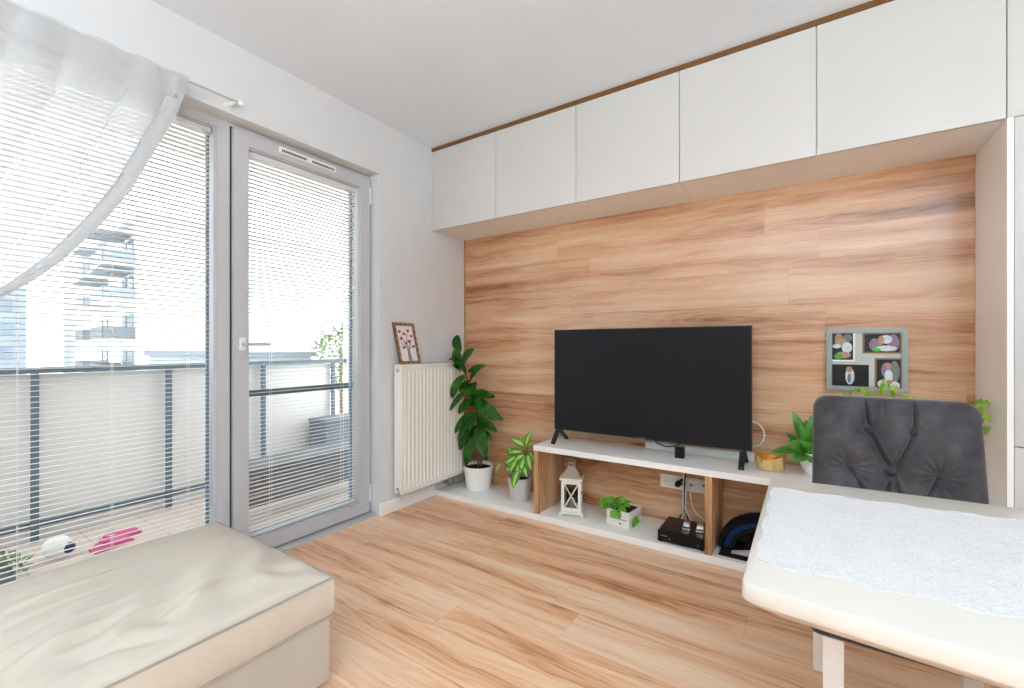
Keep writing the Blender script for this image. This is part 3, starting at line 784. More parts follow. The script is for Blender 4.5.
LF = [  # base px, tip px, depth shift at base and tip, width
 (459,352,458,335, 0,-.04,.085), (460,366,456,348, -.01,-.08,.075), (463,364,474,349, 0,-.07,.085), (461,372,453,366, -.02,-.10,.06),
 (464,375,452,398, -.01,-.06,.075), (468,372,486,366, .02,.03,.05), (470,381,482,367, .01,-.02,.05), (472,383,471,396, .0,-.11,.10), (466,373,455,361, -.02,-.06,.04),
 (470,390,450,411, 0,-.05,.055), (474,393,492,396, .02,-.03,.055), (478,396,495,397,.03,.05,.045), (476,400,496,420, 0,-.08,.085), (472,400,459,414, 0,-.10,.075),
 (474,405,497,412, .01,.03,.06), (476,407,503,420, .02,.02,.06), (474,412,455,433, 0,-.07,.065), (475,416,458,440, 0,-.02,.05), (478,418,497,432, .02,-.02,.06),
 (474,418,460,450, -.01,-.09,.075), (479,422,486,457, 0,-.10,.095), (476,425,466,466, 0,-.05,.07), (478,428,492,440, .03,.04,.05), (476,405,463,401, .0,-.05,.05),
 (471,388,481,406, .02,-.08,.06), (466,362,449,360,.05,.12,.05), (475,430,470,462,-.01,-.07,.06), (480,432,487,460,.03,.03,.05), (470,380,460,392,.02,.04,.05), (478,412,470,430,.01,-.10,.06)]
for bx, by, tx, ty, db, dt, w in LF:
    xm = .165 if max(by, ty) > 356 else .04
    a = at(bx, by, yP+db, xm); b = at(tx, ty, yP+dt, xm)
    leaf(bm, a, b, w*1.12, (.25-random.random()*.3, -1.0, .75), .10, .2, nseg=9, oval=True)
obj('foliage', bm, M['ficus'], fic)

PC2 = (.655, -.18)
die = thing('variegated_houseplant', 'small houseplant with yellow-green variegated leaves in a grey pot', 'plant', (*PC2, .0405))
bm = bmesh.new(); pot(bm, PC2, .0405, .160, .087, .064); obj('pot', bm, M['pot_grey'], die)
soil(die, PC2, .175, .076)
bm = bmesh.new(); yQ = PC2[1]
for p in ((518, 455), (524, 445), (527, 440), (513, 455)): tube(bm, [(PC2[0]+random.uniform(-.02, .02), yQ+random.uniform(-.02, .02), .172), at(p[0]-1, p[1]+14, yQ), at(p[0], p[1], yQ)], .004, 6)
obj('stem', bm, M['stem'], die)
bm = bmesh.new()
LF2 = [(526,447,532,431,-.02,-.03,.05), (524,446,512,439,0,-.03,.05), (522,452,508,453,0,-.02,.05), (526,450,533,442,.01,0,.04), (521,456,505,464,-.01,-.04,.055), (519,458,510,473,-.02,-.07,.055),
 (524,455,514,462,-.02,-.08,.05), (526,456,520,474,-.02,-.08,.055), (528,455,531,470,-.01,-.06,.055), (523,462,527,477,-.03,-.08,.05), (518,462,519,480,-.02,-.08,.045), (530,452,535,463,.02,.02,.045),
 (519,470,513,488,-.06,-.105,.05), (512,466,504,461,.02,.03,.045), (514,458,508,447,.03,.04,.05), (520,448,521,437,.04,.06,.04), (525,460,532,458,.02,-.03,.05), (516,468,506,470,-.03,-.07,.045)]
for bx, by, tx, ty, db, dt, w in LF2:
    leaf(bm, at(bx, by, yQ+db), at(tx, ty, yQ+dt), w*1.15, (.1, -1., .8), .10, .25)
obj('foliage', bm, M['dieff'], die)
bm = bmesh.new(); tube(bm, [at(507, 462, yQ-.03), at(500, 463, yQ-.04)], .003, 6); leaf(bm, at(502, 463, yQ-.04), at(496, 476, yQ-.05), .03, (0, -1, .5), .25, .2)
obj('drooping_leaf', bm, leaf_mat('yellowing leaf', '8f9440', 'b9b45a'), die, label='yellowing curled leaf')

# ------------------------------------------------------------------ lantern
lan = thing('lantern', 'white wooden candle lantern with a taupe metal roof in the media bench', 'lantern', (1.073, -.205, .0405), .34)
w = .062
bm = bmesh.new()
for s in (-1, 1):
    for q in (-1, 1): bbox(bm, s*(w+.006)-.014, s*(w+.006)+.014, q*(w+.006)-.014, q*(w+.006)+.014, 0, .012, .003)
bbox(bm, -w-.014, w+.014, -w-.014, w+.014, .010, .024, .003); obj('base', bm, M['lantern_white'], lan, local=True)
bm = bmesh.new()
for s in (-1, 1):
    for q in (-1, 1): bbox(bm, s*(w-.009)-.009, s*(w-.009)+.009, q*(w-.009)-.009, q*(w-.009)+.009, .024, .222, .0015)
for z0, z1 in ((.024, .046), (.198, .222)):
    for s in (-1, 1):
        bbox(bm, -w+.018, w-.018, s*(w-.0085)-.008, s*(w-.0085)+.008, z0, z1); bbox(bm, s*(w-.0085)-.008, s*(w-.0085)+.008, -w+.018, w-.018, z0, z1)
obj('body_frame', bm, M['lantern_white'], lan, local=True)
for k in range(4):
    b_ = bmesh.new()
    r_ = Matrix.Rotation(k*PI/2, 4, 'Z')
    for s in (-1, 1):
        tube(b_, [(-s*(w-.018), -(w-.006), .046), (s*(w-.018), -(w-.006), .198)], .0042, 4)
    b_.transform(r_); obj('cross_bars', b_, M['lantern_white'], lan, local=True)
    b_ = bmesh.new(); bbox(b_, -w+.016, w-.016, -(w-.0105), -(w-.012), .044, .2); b_.transform(r_); obj('pane', b_, M['glassdark'], lan, local=True)
bm = bmesh.new(); bbox(bm, w-.002, w+.010, -.012, .012, .125, .140, .002); obj('latch', bm, M['steel'], lan, local=True)
bm = bmesh.new(); bbox(bm, -w-.012, w+.012, -w-.012, w+.012, .222, .234, .003); obj('top_plate', bm, M['lantern_white'], lan, local=True)
bm = bmesh.new(); prof = [(.092, .234), (.090, .240), (.060, .272), (.036, .300), (.034, .303), (.034, .326), (.040, .327), (.040, .331), (.0, .358)]
lathe(bm, prof, (0, 0), 4); bm.transform(Matrix.Rotation(PI/4, 4, 'Z'))
rf = obj('roof', bm, M['pewter'], lan, local=True)
for p in rf.data.polygons: p.use_smooth = False
bm = bmesh.new()
for k in range(4):
    b_ = bmesh.new()
    for q in (-1, 0, 1): tube(b_, [(q*.012, -.0245, .308), (q*.012, -.0245, .321)], .003, 6)
    b_.transform(Matrix.Rotation(k*PI/2, 4, 'Z')); me = bpy.data.meshes.new('t'); b_.to_mesh(me); b_.free(); bm.from_mesh(me); bpy.data.meshes.remove(me)
obj('vent_holes', bm, M['black_rubber'], rf, local=True)
bm = bmesh.new(); tube(bm, [(-.030+.022*math.cos(2*PI*k/20), -.0, .318+.026*math.sin(2*PI*k/20)) for k in range(21)], .0022, 6); obj('carrying_ring', bm, M['pewter'], lan, local=True)
bm = bmesh.new(); lathe(bm, [(0, .025), (.022, .025), (.022, .09), (.004, .088), (0, .088)], (0, 0), 20); obj('candle', bm, M['pot_white'], lan, local=True)

# ------------------------------------------------------------------ crate planter
cr = thing('planter_crate', 'small white wooden crate planted with bright green leaves inside the bench', 'planter', (1.413, -.176, .0405), math.radians(-8))
cw, cd, chh = .074, .090, .094
bm = bmesh.new()
for z0, z1 in ((.002, .043), (.049, chh)):
    bbox(bm, -cw, cw, -cd, -cd+.008, z0, z1, .001); bbox(bm, -cw, cw, cd-.008, cd, z0, z1, .001)
    bbox(bm, -cw, -cw+.008, -cd+.008, cd-.008, z0, z1, .001); bbox(bm, cw-.008, cw, -cd+.008, cd-.008, z0, z1, .001)
bbox(bm, -cw+.001, cw-.001, -cd+.001, cd-.001, 0, .006)
for s in (-1, 1):
    for q in (-1, 1): bbox(bm, s*(cw-.014)-.005, s*(cw-.014)+.005, q*(cd-.014)-.005, q*(cd-.014)+.005, .004, chh-.002)
obj('crate', bm, M['lantern_white'], cr, local=True)
obj('liner', box(-cw+.010, cw-.010, -cd+.010, cd-.010, .008, chh-.012), M['brown_fabric'], cr, local=True, sm=False)
bm = bmesh.new(); heart(bm, .0, .032, .012, cd, cd+.003); bm.transform(Matrix.Rotation(-PI/2, 4, 'Z')); 
for v in bm.verts: v.co = Vector((v.co.y*1.0-.0, -cd-.0005 if v.co.x < cd+.0015 else -cd-.003, v.co.z)) if False else v.co
bm.free()
bm = bmesh.new(); b_pts = []
for k in range(22):
    t = 2*PI*k/22; b_pts.append((.018+.009*16*math.sin(t)**3/17, .022+.009*(13*math.cos(t)-5*math.cos(2*t)-2*math.cos(3*t)-math.cos(4*t))/17))
prism(bm, b_pts, 'y', -cd-.003, -cd); obj('heart_tag', bm, M['copper'], cr, local=True, label='small copper heart')
bm = bmesh.new(); random.seed(11)
for k in range(64):
    a = random.uniform(0, 2*PI); r = random.uniform(.0, .06); b = Vector((-.05+r*math.cos(a)*1.15, -.02+r*math.sin(a)*1.0, chh+random.uniform(-.012, .030)))
    a2 = a+random.uniform(-.6, .6); L = random.uniform(.028, .048)
    leaf(bm, b, b+Vector((math.cos(a2)*L, math.sin(a2)*L-.012, random.uniform(-.02, .02))), L*.72, (0, -.5, 1), .18, .2)
for k in range(12):   # the tuft hanging over the front corner
    b = Vector((-.012+random.uniform(-.03, .03), -cd-.004, chh+.005-random.random()*.02)); 
    leaf(bm, b, b+Vector((random.uniform(-.02, .02), -.015, -.032)), .026, (0, -1, .4), .15, .2)
for k in range(6):
    b = Vector((cw-.01, -.05+.012*k, chh-.03-random.random()*.03)); leaf(bm, b+Vector((.012, 0, 0)), b+Vector((.02, -.01, -.035)), .026, (1, -.3, .3), .15, .2)
leaf(bm, (0.0, .02, chh), (-.01, .02, chh+.055), .025, (0, -1, .1), .1, .2)
obj('foliage', bm, M['basil'], cr, local=True)

# ------------------------------------------------------------------ gold bowl, lily and trailing plant on the bench top
GC = (2.187, -.175)
bowl = thing('gold_pot', 'shiny gold oval pot with a scalloped rim on the bench beside the television', 'pot', (*GC, BT+.0005))
bm = bmesh.new(); seg = 48; prof = [(.060, 0), (.064, .003), (.0675, .045), (.0695, 1.0), (.0675, 1.0), (.065, .045), (.061, .008), (0, .006)]
rings = []
for r, z in prof:
    rg = []
    for k in range(seg):
        a = 2*PI*k/seg
        zt = .075+.008*math.cos(2*a)-.014*max(0, math.cos(a*1.0+1.95))**6
        zz = BT+.0005+(zt if z == 1.0 else z)
        rg.append(bm.verts.new((GC[0]+r*math.cos(a), GC[1]+.72*r*math.sin(a), zz)))
    rings.append(rg)
bm.faces.new(rings[0][::-1])
for a, b in zip(rings, rings[1:]):
    for k in range(seg): bm.faces.new((a[k], a[(k+1) % seg], b[(k+1) % seg], b[k]))
bm.faces.new(rings[-1])
obj('bowl', bm, M['gold'], bowl)

PC3 = (2.388, -.165)
lil = thing('peace_lily', 'leafy green peace lily in a white pot beside the gold pot', 'plant', (*PC3, BT+.0005))
bm = bmesh.new(); lathe(bm, [(0, BT+.0005), (.045, BT+.0005), (.050, BT+.004), (.078, BT+.06), (.084, BT+.105), (.083, BT+.116), (.077, BT+.115), (.075, BT+.09), (0, BT+.09)], PC3, 40); obj('pot', bm, M['pot_white'], lil)
soil(lil, PC3, BT+.098, .074)
yL = PC3[1]; bm = bmesh.new(); sb = bmesh.new()
LF3 = [(802,440,792,411,-.02,-.04,.050), (806,445,800,424,-.03,-.06,.055), (800,448,785,432,.0,.0,.035), (805,450,787,446,-.05,-.10,.075), (801,452,771,452,-.04,-.08,.048), (806,452,790,461,-.05,-.10,.05), (808,455,797,462,-.06,-.12,.055),
 (812,442,811,415,-.02,-.03,.06), (808,444,806,420,.02,.03,.05), (812,456,810,463,-.07,-.12,.055), (816,440,830,412,0,-.02,.06), (818,446,838,430,0,-.03,.06), (818,452,836,452,-.04,-.08,.06), (812,448,822,410,.04,.05,.06), (804,449,789,440,.03,.05,.05), (810,452,800,441,-.06,-.09,.05), (803,454,794,447,.01,-.02,.04)]
for bx, by, tx, ty, db, dt, w in LF3:
    a = at(bx, by, yL+db); b = at(tx, ty, yL+dt); leaf(bm, a, b, w, (.1, -.9, .8), .16, .25)
    tube(sb, [(PC3[0]+(a.x-PC3[0])*.2, yL, BT+.097), (a*.5+Vector((PC3[0], yL, BT+.12))*.5), a], .0028, 6)
obj('foliage', bm, M['lily'], lil); obj('stem', sb, M['stem'], lil)

PC4 = (2.72, -.17)
pot4 = thing('trailing_pothos', 'trailing plant with pale green leaves half hidden behind the grey chair', 'plant', (*PC4, BT+.0005))
bm = bmesh.new(); pot(bm, PC4, BT+.0005, .13, .085, .06); obj('pot', bm, M['pot_white'], pot4)
soil(pot4, PC4, BT+.112, .074)
bm = bmesh.new(); sb = bmesh.new(); random.seed(5)
tips = [(847, 396), (868, 394), (886, 385), (893, 396), (862, 391), (906, 397), (984, 404), (990, 402), (992, 412), (993, 430), (955, 405), (920, 400), (986, 414), (988, 423), (978, 405), (985, 440)]
for k, (px, py) in enumerate(tips):
    yy = PC4[1]-random.uniform(-.02, .08); e = at(px, py, yy); e.x = min(e.x, 2.952)
    m_ = Vector((PC4[0]*.6+e.x*.4, yy*.5+PC4[1]*.5, max(BT+.25, e.z*.7+.2)))
    tube(sb, [(PC4[0], PC4[1], BT+.11), m_, e], .0022, 5)
    for q in range(5):
        b = e+Vector((random.uniform(-.014, .014), random.uniform(-.01, .01), random.uniform(-.012, .006)))
        d = Vector((random.uniform(-.03, .03), -.012, random.uniform(-.035, .025))); t_ = b+d*.8; t_.x = min(t_.x, 2.965)
        leaf(bm, b, t_, .017, (0, -1, .4), .15, .2)
for px, py, tx, ty in ((880, 396, 884, 378), (866, 395, 862, 386), (987, 405, 990, 400), (988, 425, 994, 433), (893, 393, 897, 385)):
    a = at(px, py, PC4[1]-.03); b = at(tx, ty, PC4[1]-.05); b.x = min(b.x, 2.965); a.x = min(a.x, 2.955); leaf(bm, a, b, .02, (0, -1, .3), .1, .2)
obj('foliage', bm, M['pothos'], pot4); obj('stem', sb, M['stem'], pot4)

# ------------------------------------------------------------------ silver photo frame on the panel
FX0, FX1, FZ0, FZ1 = 2.428, 2.746, .893, 1.207
fr = thing('photo_frame', 'silver mirrored frame with four family photos hung on the wood panel', 'photo frame', (2.587, 0, .893))
bm = bmesh.new(); ring(bm, 0, FX1-FX0, 0, FZ1-FZ0, .024, 0, .022, .006)
Rm = Matrix(((0, 1, 0, FX0), (-1, 0, 0, -.0005), (0, 0, 1, FZ0), (0, 0, 0, 1)))
bm.transform(Rm); bmesh.ops.recalc_face_normals(bm, faces=bm.faces[:]); rim = obj('frame_rim', bm, M['silver'], fr)
bm = bmesh.new(); n_ = 34   # slanted reeding around the rim
for k in range(n_):
    t = .012+(FX1-FX0-.024)*k/(n_-1)
    for z in (FZ0, FZ1-.022): tube(bm, [(FX0+t-.006, -.0225, z+.001), (FX0+t+.006, -.0225, z+.021)], .0022, 5)
    t = .012+(FZ1-FZ0-.024)*k/(n_-1)
    for x in (FX0, FX1-.022): tube(bm, [(x+.001, -.0225, FZ0+t-.006), (x+.021, -.0225, FZ0+t+.006)], .0022, 5)
obj('reeding', bm, M['mirror'], rim)
bm = bmesh.new(); bbox(bm, FX0+.02, FX1-.02, -.012, -.0006, FZ0+.02, FZ1-.02); obj('mount', bm, M['mirror'], fr, sm=False)
def disc(bm, cx, cz, rx, rz, y, mi, rot=0):
    vs = []
    for k in range(20):
        a = 2*PI*k/20; x, z = rx*math.cos(a), rz*math.sin(a); vs.append((cx+x*math.cos(rot)-z*math.sin(rot), cz+x*math.sin(rot)+z*math.cos(rot)))
    prism(bm, vs, 'y', y-.0003, y, mi)
def photo(u0, u1, v0, v1, edge, blobs):
    """u, v as fractions of the frame, v measured down from the top"""
    W, Hh = FX1-FX0, FZ1-FZ0
    x0, x1, z0, z1 = FX0+u0*W, FX0+u1*W, FZ1-v1*Hh, FZ1-v0*Hh
    bm = bmesh.new(); bbox(bm, x0, x1, -.0145, -.012, z0, z1); mo = obj('photo_mount', bm, edge, fr, sm=False)
    bm = bmesh.new(); e = .008; bbox(bm, x0+e, x1-e, -.0152, -.0145, z0+e, z1-e)
    for i, (cx, cz, rx, rz, mi) in enumerate(blobs):
        px, pz = x0+e+cx*(x1-x0-2*e), z1-e-cz*(z1-z0-2*e)
        rx, rz = rx*(x1-x0-2*e), rz*(z1-z0-2*e)
        rx = min(rx, px-x0-e, x1-e-px); rz = min(rz, pz-z0-e, z1-e-pz)
        disc(bm, px, pz, rx, rz, -.0153-.0002*i, mi)
    obj('photo', bm, [M['photo_dark'], M['ph_skin'], M['ph_lilac'], M['ph_pale'], M['ph_grey'], M['ph_green'], M['ph_orange'], M['photo_white']], mo, sm=False)
photo(.04, .37, .04, .53, M['photo_white'], [(.75, .2, .22, .14, 4), (.35, .22, .18, .2, 6), (.45, .36, .28, .14, 1), (.72, .55, .24, .2, 3), (.25, .5, .2, .08, 3), (.55, .82, .35, .12, 1), (.32, .88, .18, .1, 5)])
photo(.46, .93, .07, .40, M['photo_gold'], [(.3, .6, .16, .36, 2), (.82, .5, .17, .48, 2), (.62, .3, .18, .24, 3), (.48, .35, .09, .26, 1), (.62, .8, .3, .16, 3), (.35, .88, .12, .1, 5)])
photo(.05, .54, .58, .95, M['photo_dark'], [(.52, .5, .13, .42, 3), (.5, .16, .09, .14, 1), (.5, .6, .05, .25, 4)])
photo(.61, .94, .47, .98, M['photo_gold'], [(.4, .35, .22, .26, 2), (.75, .4, .22, .36, 4), (.5, .55, .17, .22, 3), (.5, .2, .12, .1, 1), (.25, .82, .22, .14, 3), (.75, .85, .22, .12, 3), (.52, .75, .14, .07, 6)])

# ------------------------------------------------------------------ dining table with lace runner
TZ = .750
tb = thing('dining_table', 'white dining table with chamfered underside in the right foreground', 'table', (3.0, -1.75, 0))
def table_outline(d):
    """plan of the table top, shrunk by d; the long sides bow outward"""
    xl, xr = 2.2575+d, 3.82-d; pts = []
    def far(x): return -1.396+.05*(1-((x-3.04)/.79)**2)**1. - .0 if True else 0
    def near(x): return -2.055-.04*(1-((x-3.04)/.79)**2)
    r = .016; n_ = 10
    for k in range(n_+1): x = xl+r+(xr-xl-2*r)*k/n_; pts.append((x, near(x)+d))
    for k in range(1, 5): a = -PI/2+PI/2*k/5; pts.append((xr-r+r*math.cos(a), near(xr)+d+r+r*math.sin(a)))
    for k in range(5): a = PI/2*k/5; pts.append((xr-r+r*math.cos(a), far(xr)-d-r+r*math.sin(a)))
    for k in range(n_+1): x = xr-r-(xr-xl-2*r)*k/n_; pts.append((x, far(x)-d))
    for k in range(1, 5): a = PI/2+PI/2*k/5; pts.append((xl+r+r*math.cos(a), far(xl)-d-r+r*math.sin(a)))
    for k in range(5): a = PI+PI/2*k/5; pts.append((xl+r+r*math.cos(a), near(xl)+d+r+r*math.sin(a)))
    return pts
bm = bmesh.new(); rows = []
for d, z in ((.003, TZ), (.0008, TZ-.001), (0, TZ-.003), (0, TZ-.026), (.001, TZ-.028), (.036, TZ-.052), (.05, TZ-.052)):
    rows.append([bm.verts.new((x, y, z)) for x, y in table_outline(d)])
n_ = len(rows[0]); bm.faces.new(rows[0]); bm.faces.new(rows[-1][::-1])
for a, b in zip(rows, rows[1:]):
    for k in range(n_): bm.faces.new((a[k], b[k], b[(k+1) % n_], a[(k+1) % n_]))
bmesh.ops.recalc_face_normals(bm, faces=bm.faces[:])
obj('tabletop', bm, M['table'], tb)
for x in (2.98, 3.55):
    for y in (-1.99, -1.47):
        bm = bmesh.new(); bbox(bm, x-.03, x+.03, y-.03, y+.03, 0, TZ-.0525, .003); obj('leg', bm, M['leg_white'], tb)
for y in (-1.99, -1.47):
    bm = bmesh.new(); bbox(bm, 2.98+.03, 3.55-.03, y-.012, y+.012, TZ-.125, TZ-.0525, .002); obj('apron', bm, M['leg_white'], tb)
# lace runner: a scalloped sheet lying on the top
bm = bmesh.new(); RX0, RX1 = 2.275, 3.72; nx, ny = 150, 22; top_, bot_ = [], []
G = []
for i in range(nx+1):
    x = RX0+(RX1-RX0)*i/nx
    sc = abs(math.sin(PI*(x-RX0)/.105))
    yn = -1.952-.016*sc-.006*math.sin(x*9); yf = -1.50+.016*abs(math.sin(PI*(x-RX0+.03)/.105))+.025*min(1, (x-RX0)/.45)
    row = []
    for j in range(ny+1):
        t = j/ny; y = yn+(yf-yn)*t
        dx = .010*abs(math.sin(PI*t*4)) if i == 0 else 0
        z = TZ+.0012+.0010*(.5+.5*math.sin(x*61+y*23))*(.5+.5*math.sin(y*71-x*17)) + (.0016*max(0, math.sin(x*14+y*3))**8)
        row.append((x-dx, y, z))
    G.append(row)
V1 = [[bm.verts.new(p) for p in r] for r in G]; V0 = [[bm.verts.new((p[0], p[1], TZ+.0003)) for p in r] for r in G]
for i in range(nx):
    for j in range(ny):
        bm.faces.new((V1[i][j], V1[i+1][j], V1[i+1][j+1], V1[i][j+1])); bm.faces.new((V0[i][j+1], V0[i+1][j+1], V0[i+1][j], V0[i][j]))
for i in range(nx):
    for j in (0, ny): bm.faces.new((V1[i][j], V0[i][j], V0[i+1][j], V1[i+1][j]))
for j in range(ny):
    for i in (0, nx): bm.faces.new((V1[i][j], V1[i][j+1], V0[i][j+1], V0[i][j]))
bmesh.ops.recalc_face_normals(bm, faces=bm.faces[:])
tag(obj('lace_runner', bm, M['lace']), 'white lace table runner with scalloped edges on the dining table', 'table runner')

# ------------------------------------------------------------------ velvet chair
ch = thing('dining_chair', 'grey velvet dining chair with buttoned back and white legs behind the table', 'chair', (2.585, -1.2, 0))
CXC = 2.5645
BTN = [(2.507, .850), (2.617, .853), (2.561, .726), (2.458, .732), (2.670, .733)]
CRV = [(BTN[0], (2.499, .955)), (BTN[1], (2.617, .955)), (BTN[0], BTN[2]), (BTN[1], BTN[2]), (BTN[2], (2.525, .60)), (BTN[2], (2.60, .60)), (BTN[3], (2.525, .60)), (BTN[4], (2.60, .60))]
def seg_d(p, a, b):
    ax, az = a; bx, bz = b; dx, dz = bx-ax, bz-az; t = max(0, min(1, ((p[0]-ax)*dx+(p[1]-az)*dz)/(dx*dx+dz*dz)))
    return math.hypot(p[0]-ax-dx*t, p[1]-az-dz*t)
def back_y(z): return -1.085+(z-.45)*.20
def halfw(z): return (.2075 - .005*max(0, (z-.60)/.35)) if z > .60 else .2075+.012*(0.60-z)/.2
bm = bmesh.new(); NU, NV = 190, 200; ZT, ZL = .951, .42
def back_pt(u, v, front=True):
    z = ZL+(ZT-ZL)*v
    hw = halfw(z); r = .045; cz = ZT-r
    if z > cz: hw = hw-r+math.sqrt(max(0, r*r-(z-cz)**2))
    x = CXC+u*hw
    edge = min(1, min((1-abs(u))*hw, max(0, ZT-z))/.045); puff = .034*math.sqrt(max(0, 1-(1-edge)**2))
    y0 = back_y(z) - .018*u*u*0
    if not front: return (x, y0+.034+.03*math.sqrt(max(0, 1-(1-edge)**2)), z)
    dep = 0
    for c_ in CRV:
        d = seg_d((x, z), *c_); dep += .0125*math.exp(-(d/.0042)**2)-.0035*math.exp(-((d-.010)/.005)**2)+.006*math.exp(-(d/.03)**2)
    for b in BTN:
        d = math.hypot(x-b[0], z-b[1]); dep += .014*math.exp(-(d/.015)**2)+.010*math.exp(-(d/.05)**2)
    if z > .88 and 2.508 < x < 2.610: dep += .0045*(.5+.5*math.sin((x-2.508)*2*PI/.0165))*min(1, (z-.88)/.04)
    for b in BTN[3:]:   # pulls fanning out from the outer buttons
        a = math.atan2(z-b[1], x-b[0]); d = math.hypot(x-b[0], z-b[1]); dep += .0022*math.sin(a*14)*math.exp(-((d-.03)/.03)**2)
    return (x, y0-puff+min(dep, .028)*min(1, edge*1.6), z)
Fv = [[bm.verts.new(back_pt(-1+2*i/NU, j/NV)) for j in range(NV+1)] for i in range(NU+1)]
Bv = [[bm.verts.new(back_pt(-1+2*i/NU, j/NV, False)) for j in range(NV+1)] for i in range(NU+1)]
for i in range(NU):
    for j in range(NV):
        bm.faces.new((Fv[i][j], Fv[i+1][j], Fv[i+1][j+1], Fv[i][j+1])); bm.faces.new((Bv[i][j+1], Bv[i+1][j+1], Bv[i+1][j], Bv[i][j]))
for i in range(NU):
    for j in (0, NV): bm.faces.new((Fv[i][j], Bv[i][j], Bv[i+1][j], Fv[i+1][j]))
for j in range(NV):
    for i in (0, NU): bm.faces.new((Fv[i][j], Fv[i][j+1], Bv[i][j+1], Bv[i][j]))
bmesh.ops.recalc_face_normals(bm, faces=bm.faces[:])
bk = obj('backrest', bm, M['velvet'], ch); smooth(bk.data, 70)
for bx, bz in BTN:
    u = (bx-CXC)/halfw(bz); p = back_pt(u, (bz-ZL)/(ZT-ZL))
    bm = bmesh.new(); sphere(bm, (bx, p[1]-.001, bz), .0125, 3, (1, .6, 1)); obj('button', bm, M['velvet_dark'], bk)
bm = bmesh.new(); bbox(bm, 2.347, 2.783, -1.45, -1.02, .374, .48, .035, 5); obj('seat', bm, M['velvet'], ch)
def leg(x, y0, y1, zt, w=.021):
    b_ = bmesh.new(); v = []
    for (yy, z, k) in ((y0, 0, .92), (y1, zt, 1.05)):
        for dx, dy in ((-1, -1), (1, -1), (1, 1), (-1, 1)): v.append(b_.verts.new((x+dx*w*k, yy+dy*w*k, z)))
    for q in ((3,2,1,0), (4,5,6,7), (0,1,5,4), (1,2,6,5), (2,3,7,6), (3,0,4,7)): b_.faces.new([v[i] for i in q])
    bmesh.ops.bevel(b_, geom=list(b_.edges), offset=.003, segments=2, affect='EDGES'); return b_
for x in (2.399, 2.735):
    obj('leg', leg(x, -1.42, -1.42, .378), M['leg_white'], ch)
    obj('leg', leg(x-.018 if x < 2.5 else x+.012, -.955, -1.075, .40), M['leg_white'], ch)

# ------------------------------------------------------------------ ottoman
ot = thing('ottoman', 'beige fabric ottoman with a crumpled cushion top beside the window', 'ottoman', (.63, -2.27, 0))
OX0, OX1, OY0, OY1 = .215, 1.028, -2.63, -1.925
bm = bmesh.new(); bbox(bm, OX0+.004, OX1-.004, OY0+.004, OY1-.004, .012, .222, .008, 3); obj('base', bm, M['linen_shaded'], ot)
for xx in (OX0+.06, OX1-.06):
    for yy in (OY0+.06, OY1-.06):
        bm = bmesh.new(); tube(bm, [(xx, yy, 0), (xx, yy, .014)], .02, 12); obj('foot', bm, M['black_rubber'], ot)
def cush_top(u, v):
    """u across x, v along y, both -1..1"""
    eu, ev = 1-abs(u)**3.2, 1-abs(v)**3.2
    h = .350+.052*(max(0, eu)**.55)*(max(0, ev)**.55)
    x, y = OX0+(u+1)/2*(OX1-OX0), OY0+(v+1)/2*(OY1-OY0)
    k = max(0, eu)**.4*max(0, ev)**.4
    # long soft pulls running towards the near right side
    d = (x-OX0)*.45+(y-OY0)*1.0
    wr = .0060*math.sin(d*38+1.2*math.sin(x*9))*math.exp(-((x-.86)/.16)**2)
    wr += .0050*math.sin(x*42-y*21+math.sin(y*17))*math.exp(-((x-.93)/.07)**2)
    # the big crease near the near right corner and its neighbours
    for cx, cy, L, a, w_, dp in ((.87, -2.36, .15, 1.9, .016, .013), (.90, -2.28, .11, 2.2, .012, -.008), (.83, -2.47, .16, 1.75, .02, .010), (.94, -2.16, .07, 2.3, .010, .006), (.80, -2.53, .12, 1.6, .014, -.008), (.96, -2.42, .09, 1.2, .012, .008), (.72, -2.50, .2, 1.5, .012, -.004), (.60, -2.52, .2, 1.45, .01, .004), (.50, -2.50, .2, 1.5, .012, -.004)):
        dx, dy = x-cx, y-cy; p = dx*math.cos(a)+dy*math.sin(a); q = -dx*math.sin(a)+dy*math.cos(a)
        wr -= dp*math.exp(-(p/L)**2)*math.exp(-(q/w_)**2)
    wr += .0016*math.sin(x*70+3*math.sin(y*11))*math.exp(-((y+2.55)/.1)**2)
    return Vector((x, y, h+1.35*wr*k))
bm = bmesh.new(); NO = 120
T = [[bm.verts.new(cush_top(-1+2*i/NO, -1+2*j/NO)) for j in range(NO+1)] for i in range(NO+1)]
for i in range(NO):
    for j in range(NO): bm.faces.new((T[i][j], T[i+1][j], T[i+1][j+1], T[i][j+1]))
per = [T[i][0] for i in range(NO)]+[T[NO][j] for j in range(NO)]+[T[i][NO] for i in range(NO, 0, -1)]+[T[0][j] for j in range(NO, 0, -1)]
prev = per
for z, out in ((.335, .004), (.29, .005), (.245, .004), (.226, -.002)):
    cur_ = []
    for v in per:
        dx = (1 if v.co.x > OX1-1e-4 else -1 if v.co.x < OX0+1e-4 else 0); dy = (1 if v.co.y > OY1-1e-4 else -1 if v.co.y < OY0+1e-4 else 0)
        cur_.append(bm.verts.new((v.co.x+dx*out, v.co.y+dy*out, z+.0015*math.sin(v.co.x*31+v.co.y*27))))
    for k in range(len(per)): bm.faces.new((prev[k], prev[(k+1) % len(per)], cur_[(k+1) % len(per)], cur_[k]))
    prev = cur_
bm.faces.new(prev); bmesh.ops.recalc_face_normals(bm, faces=bm.faces[:])
cu = obj('cushion', bm, M['linen'], ot); smooth(cu.data, 60)
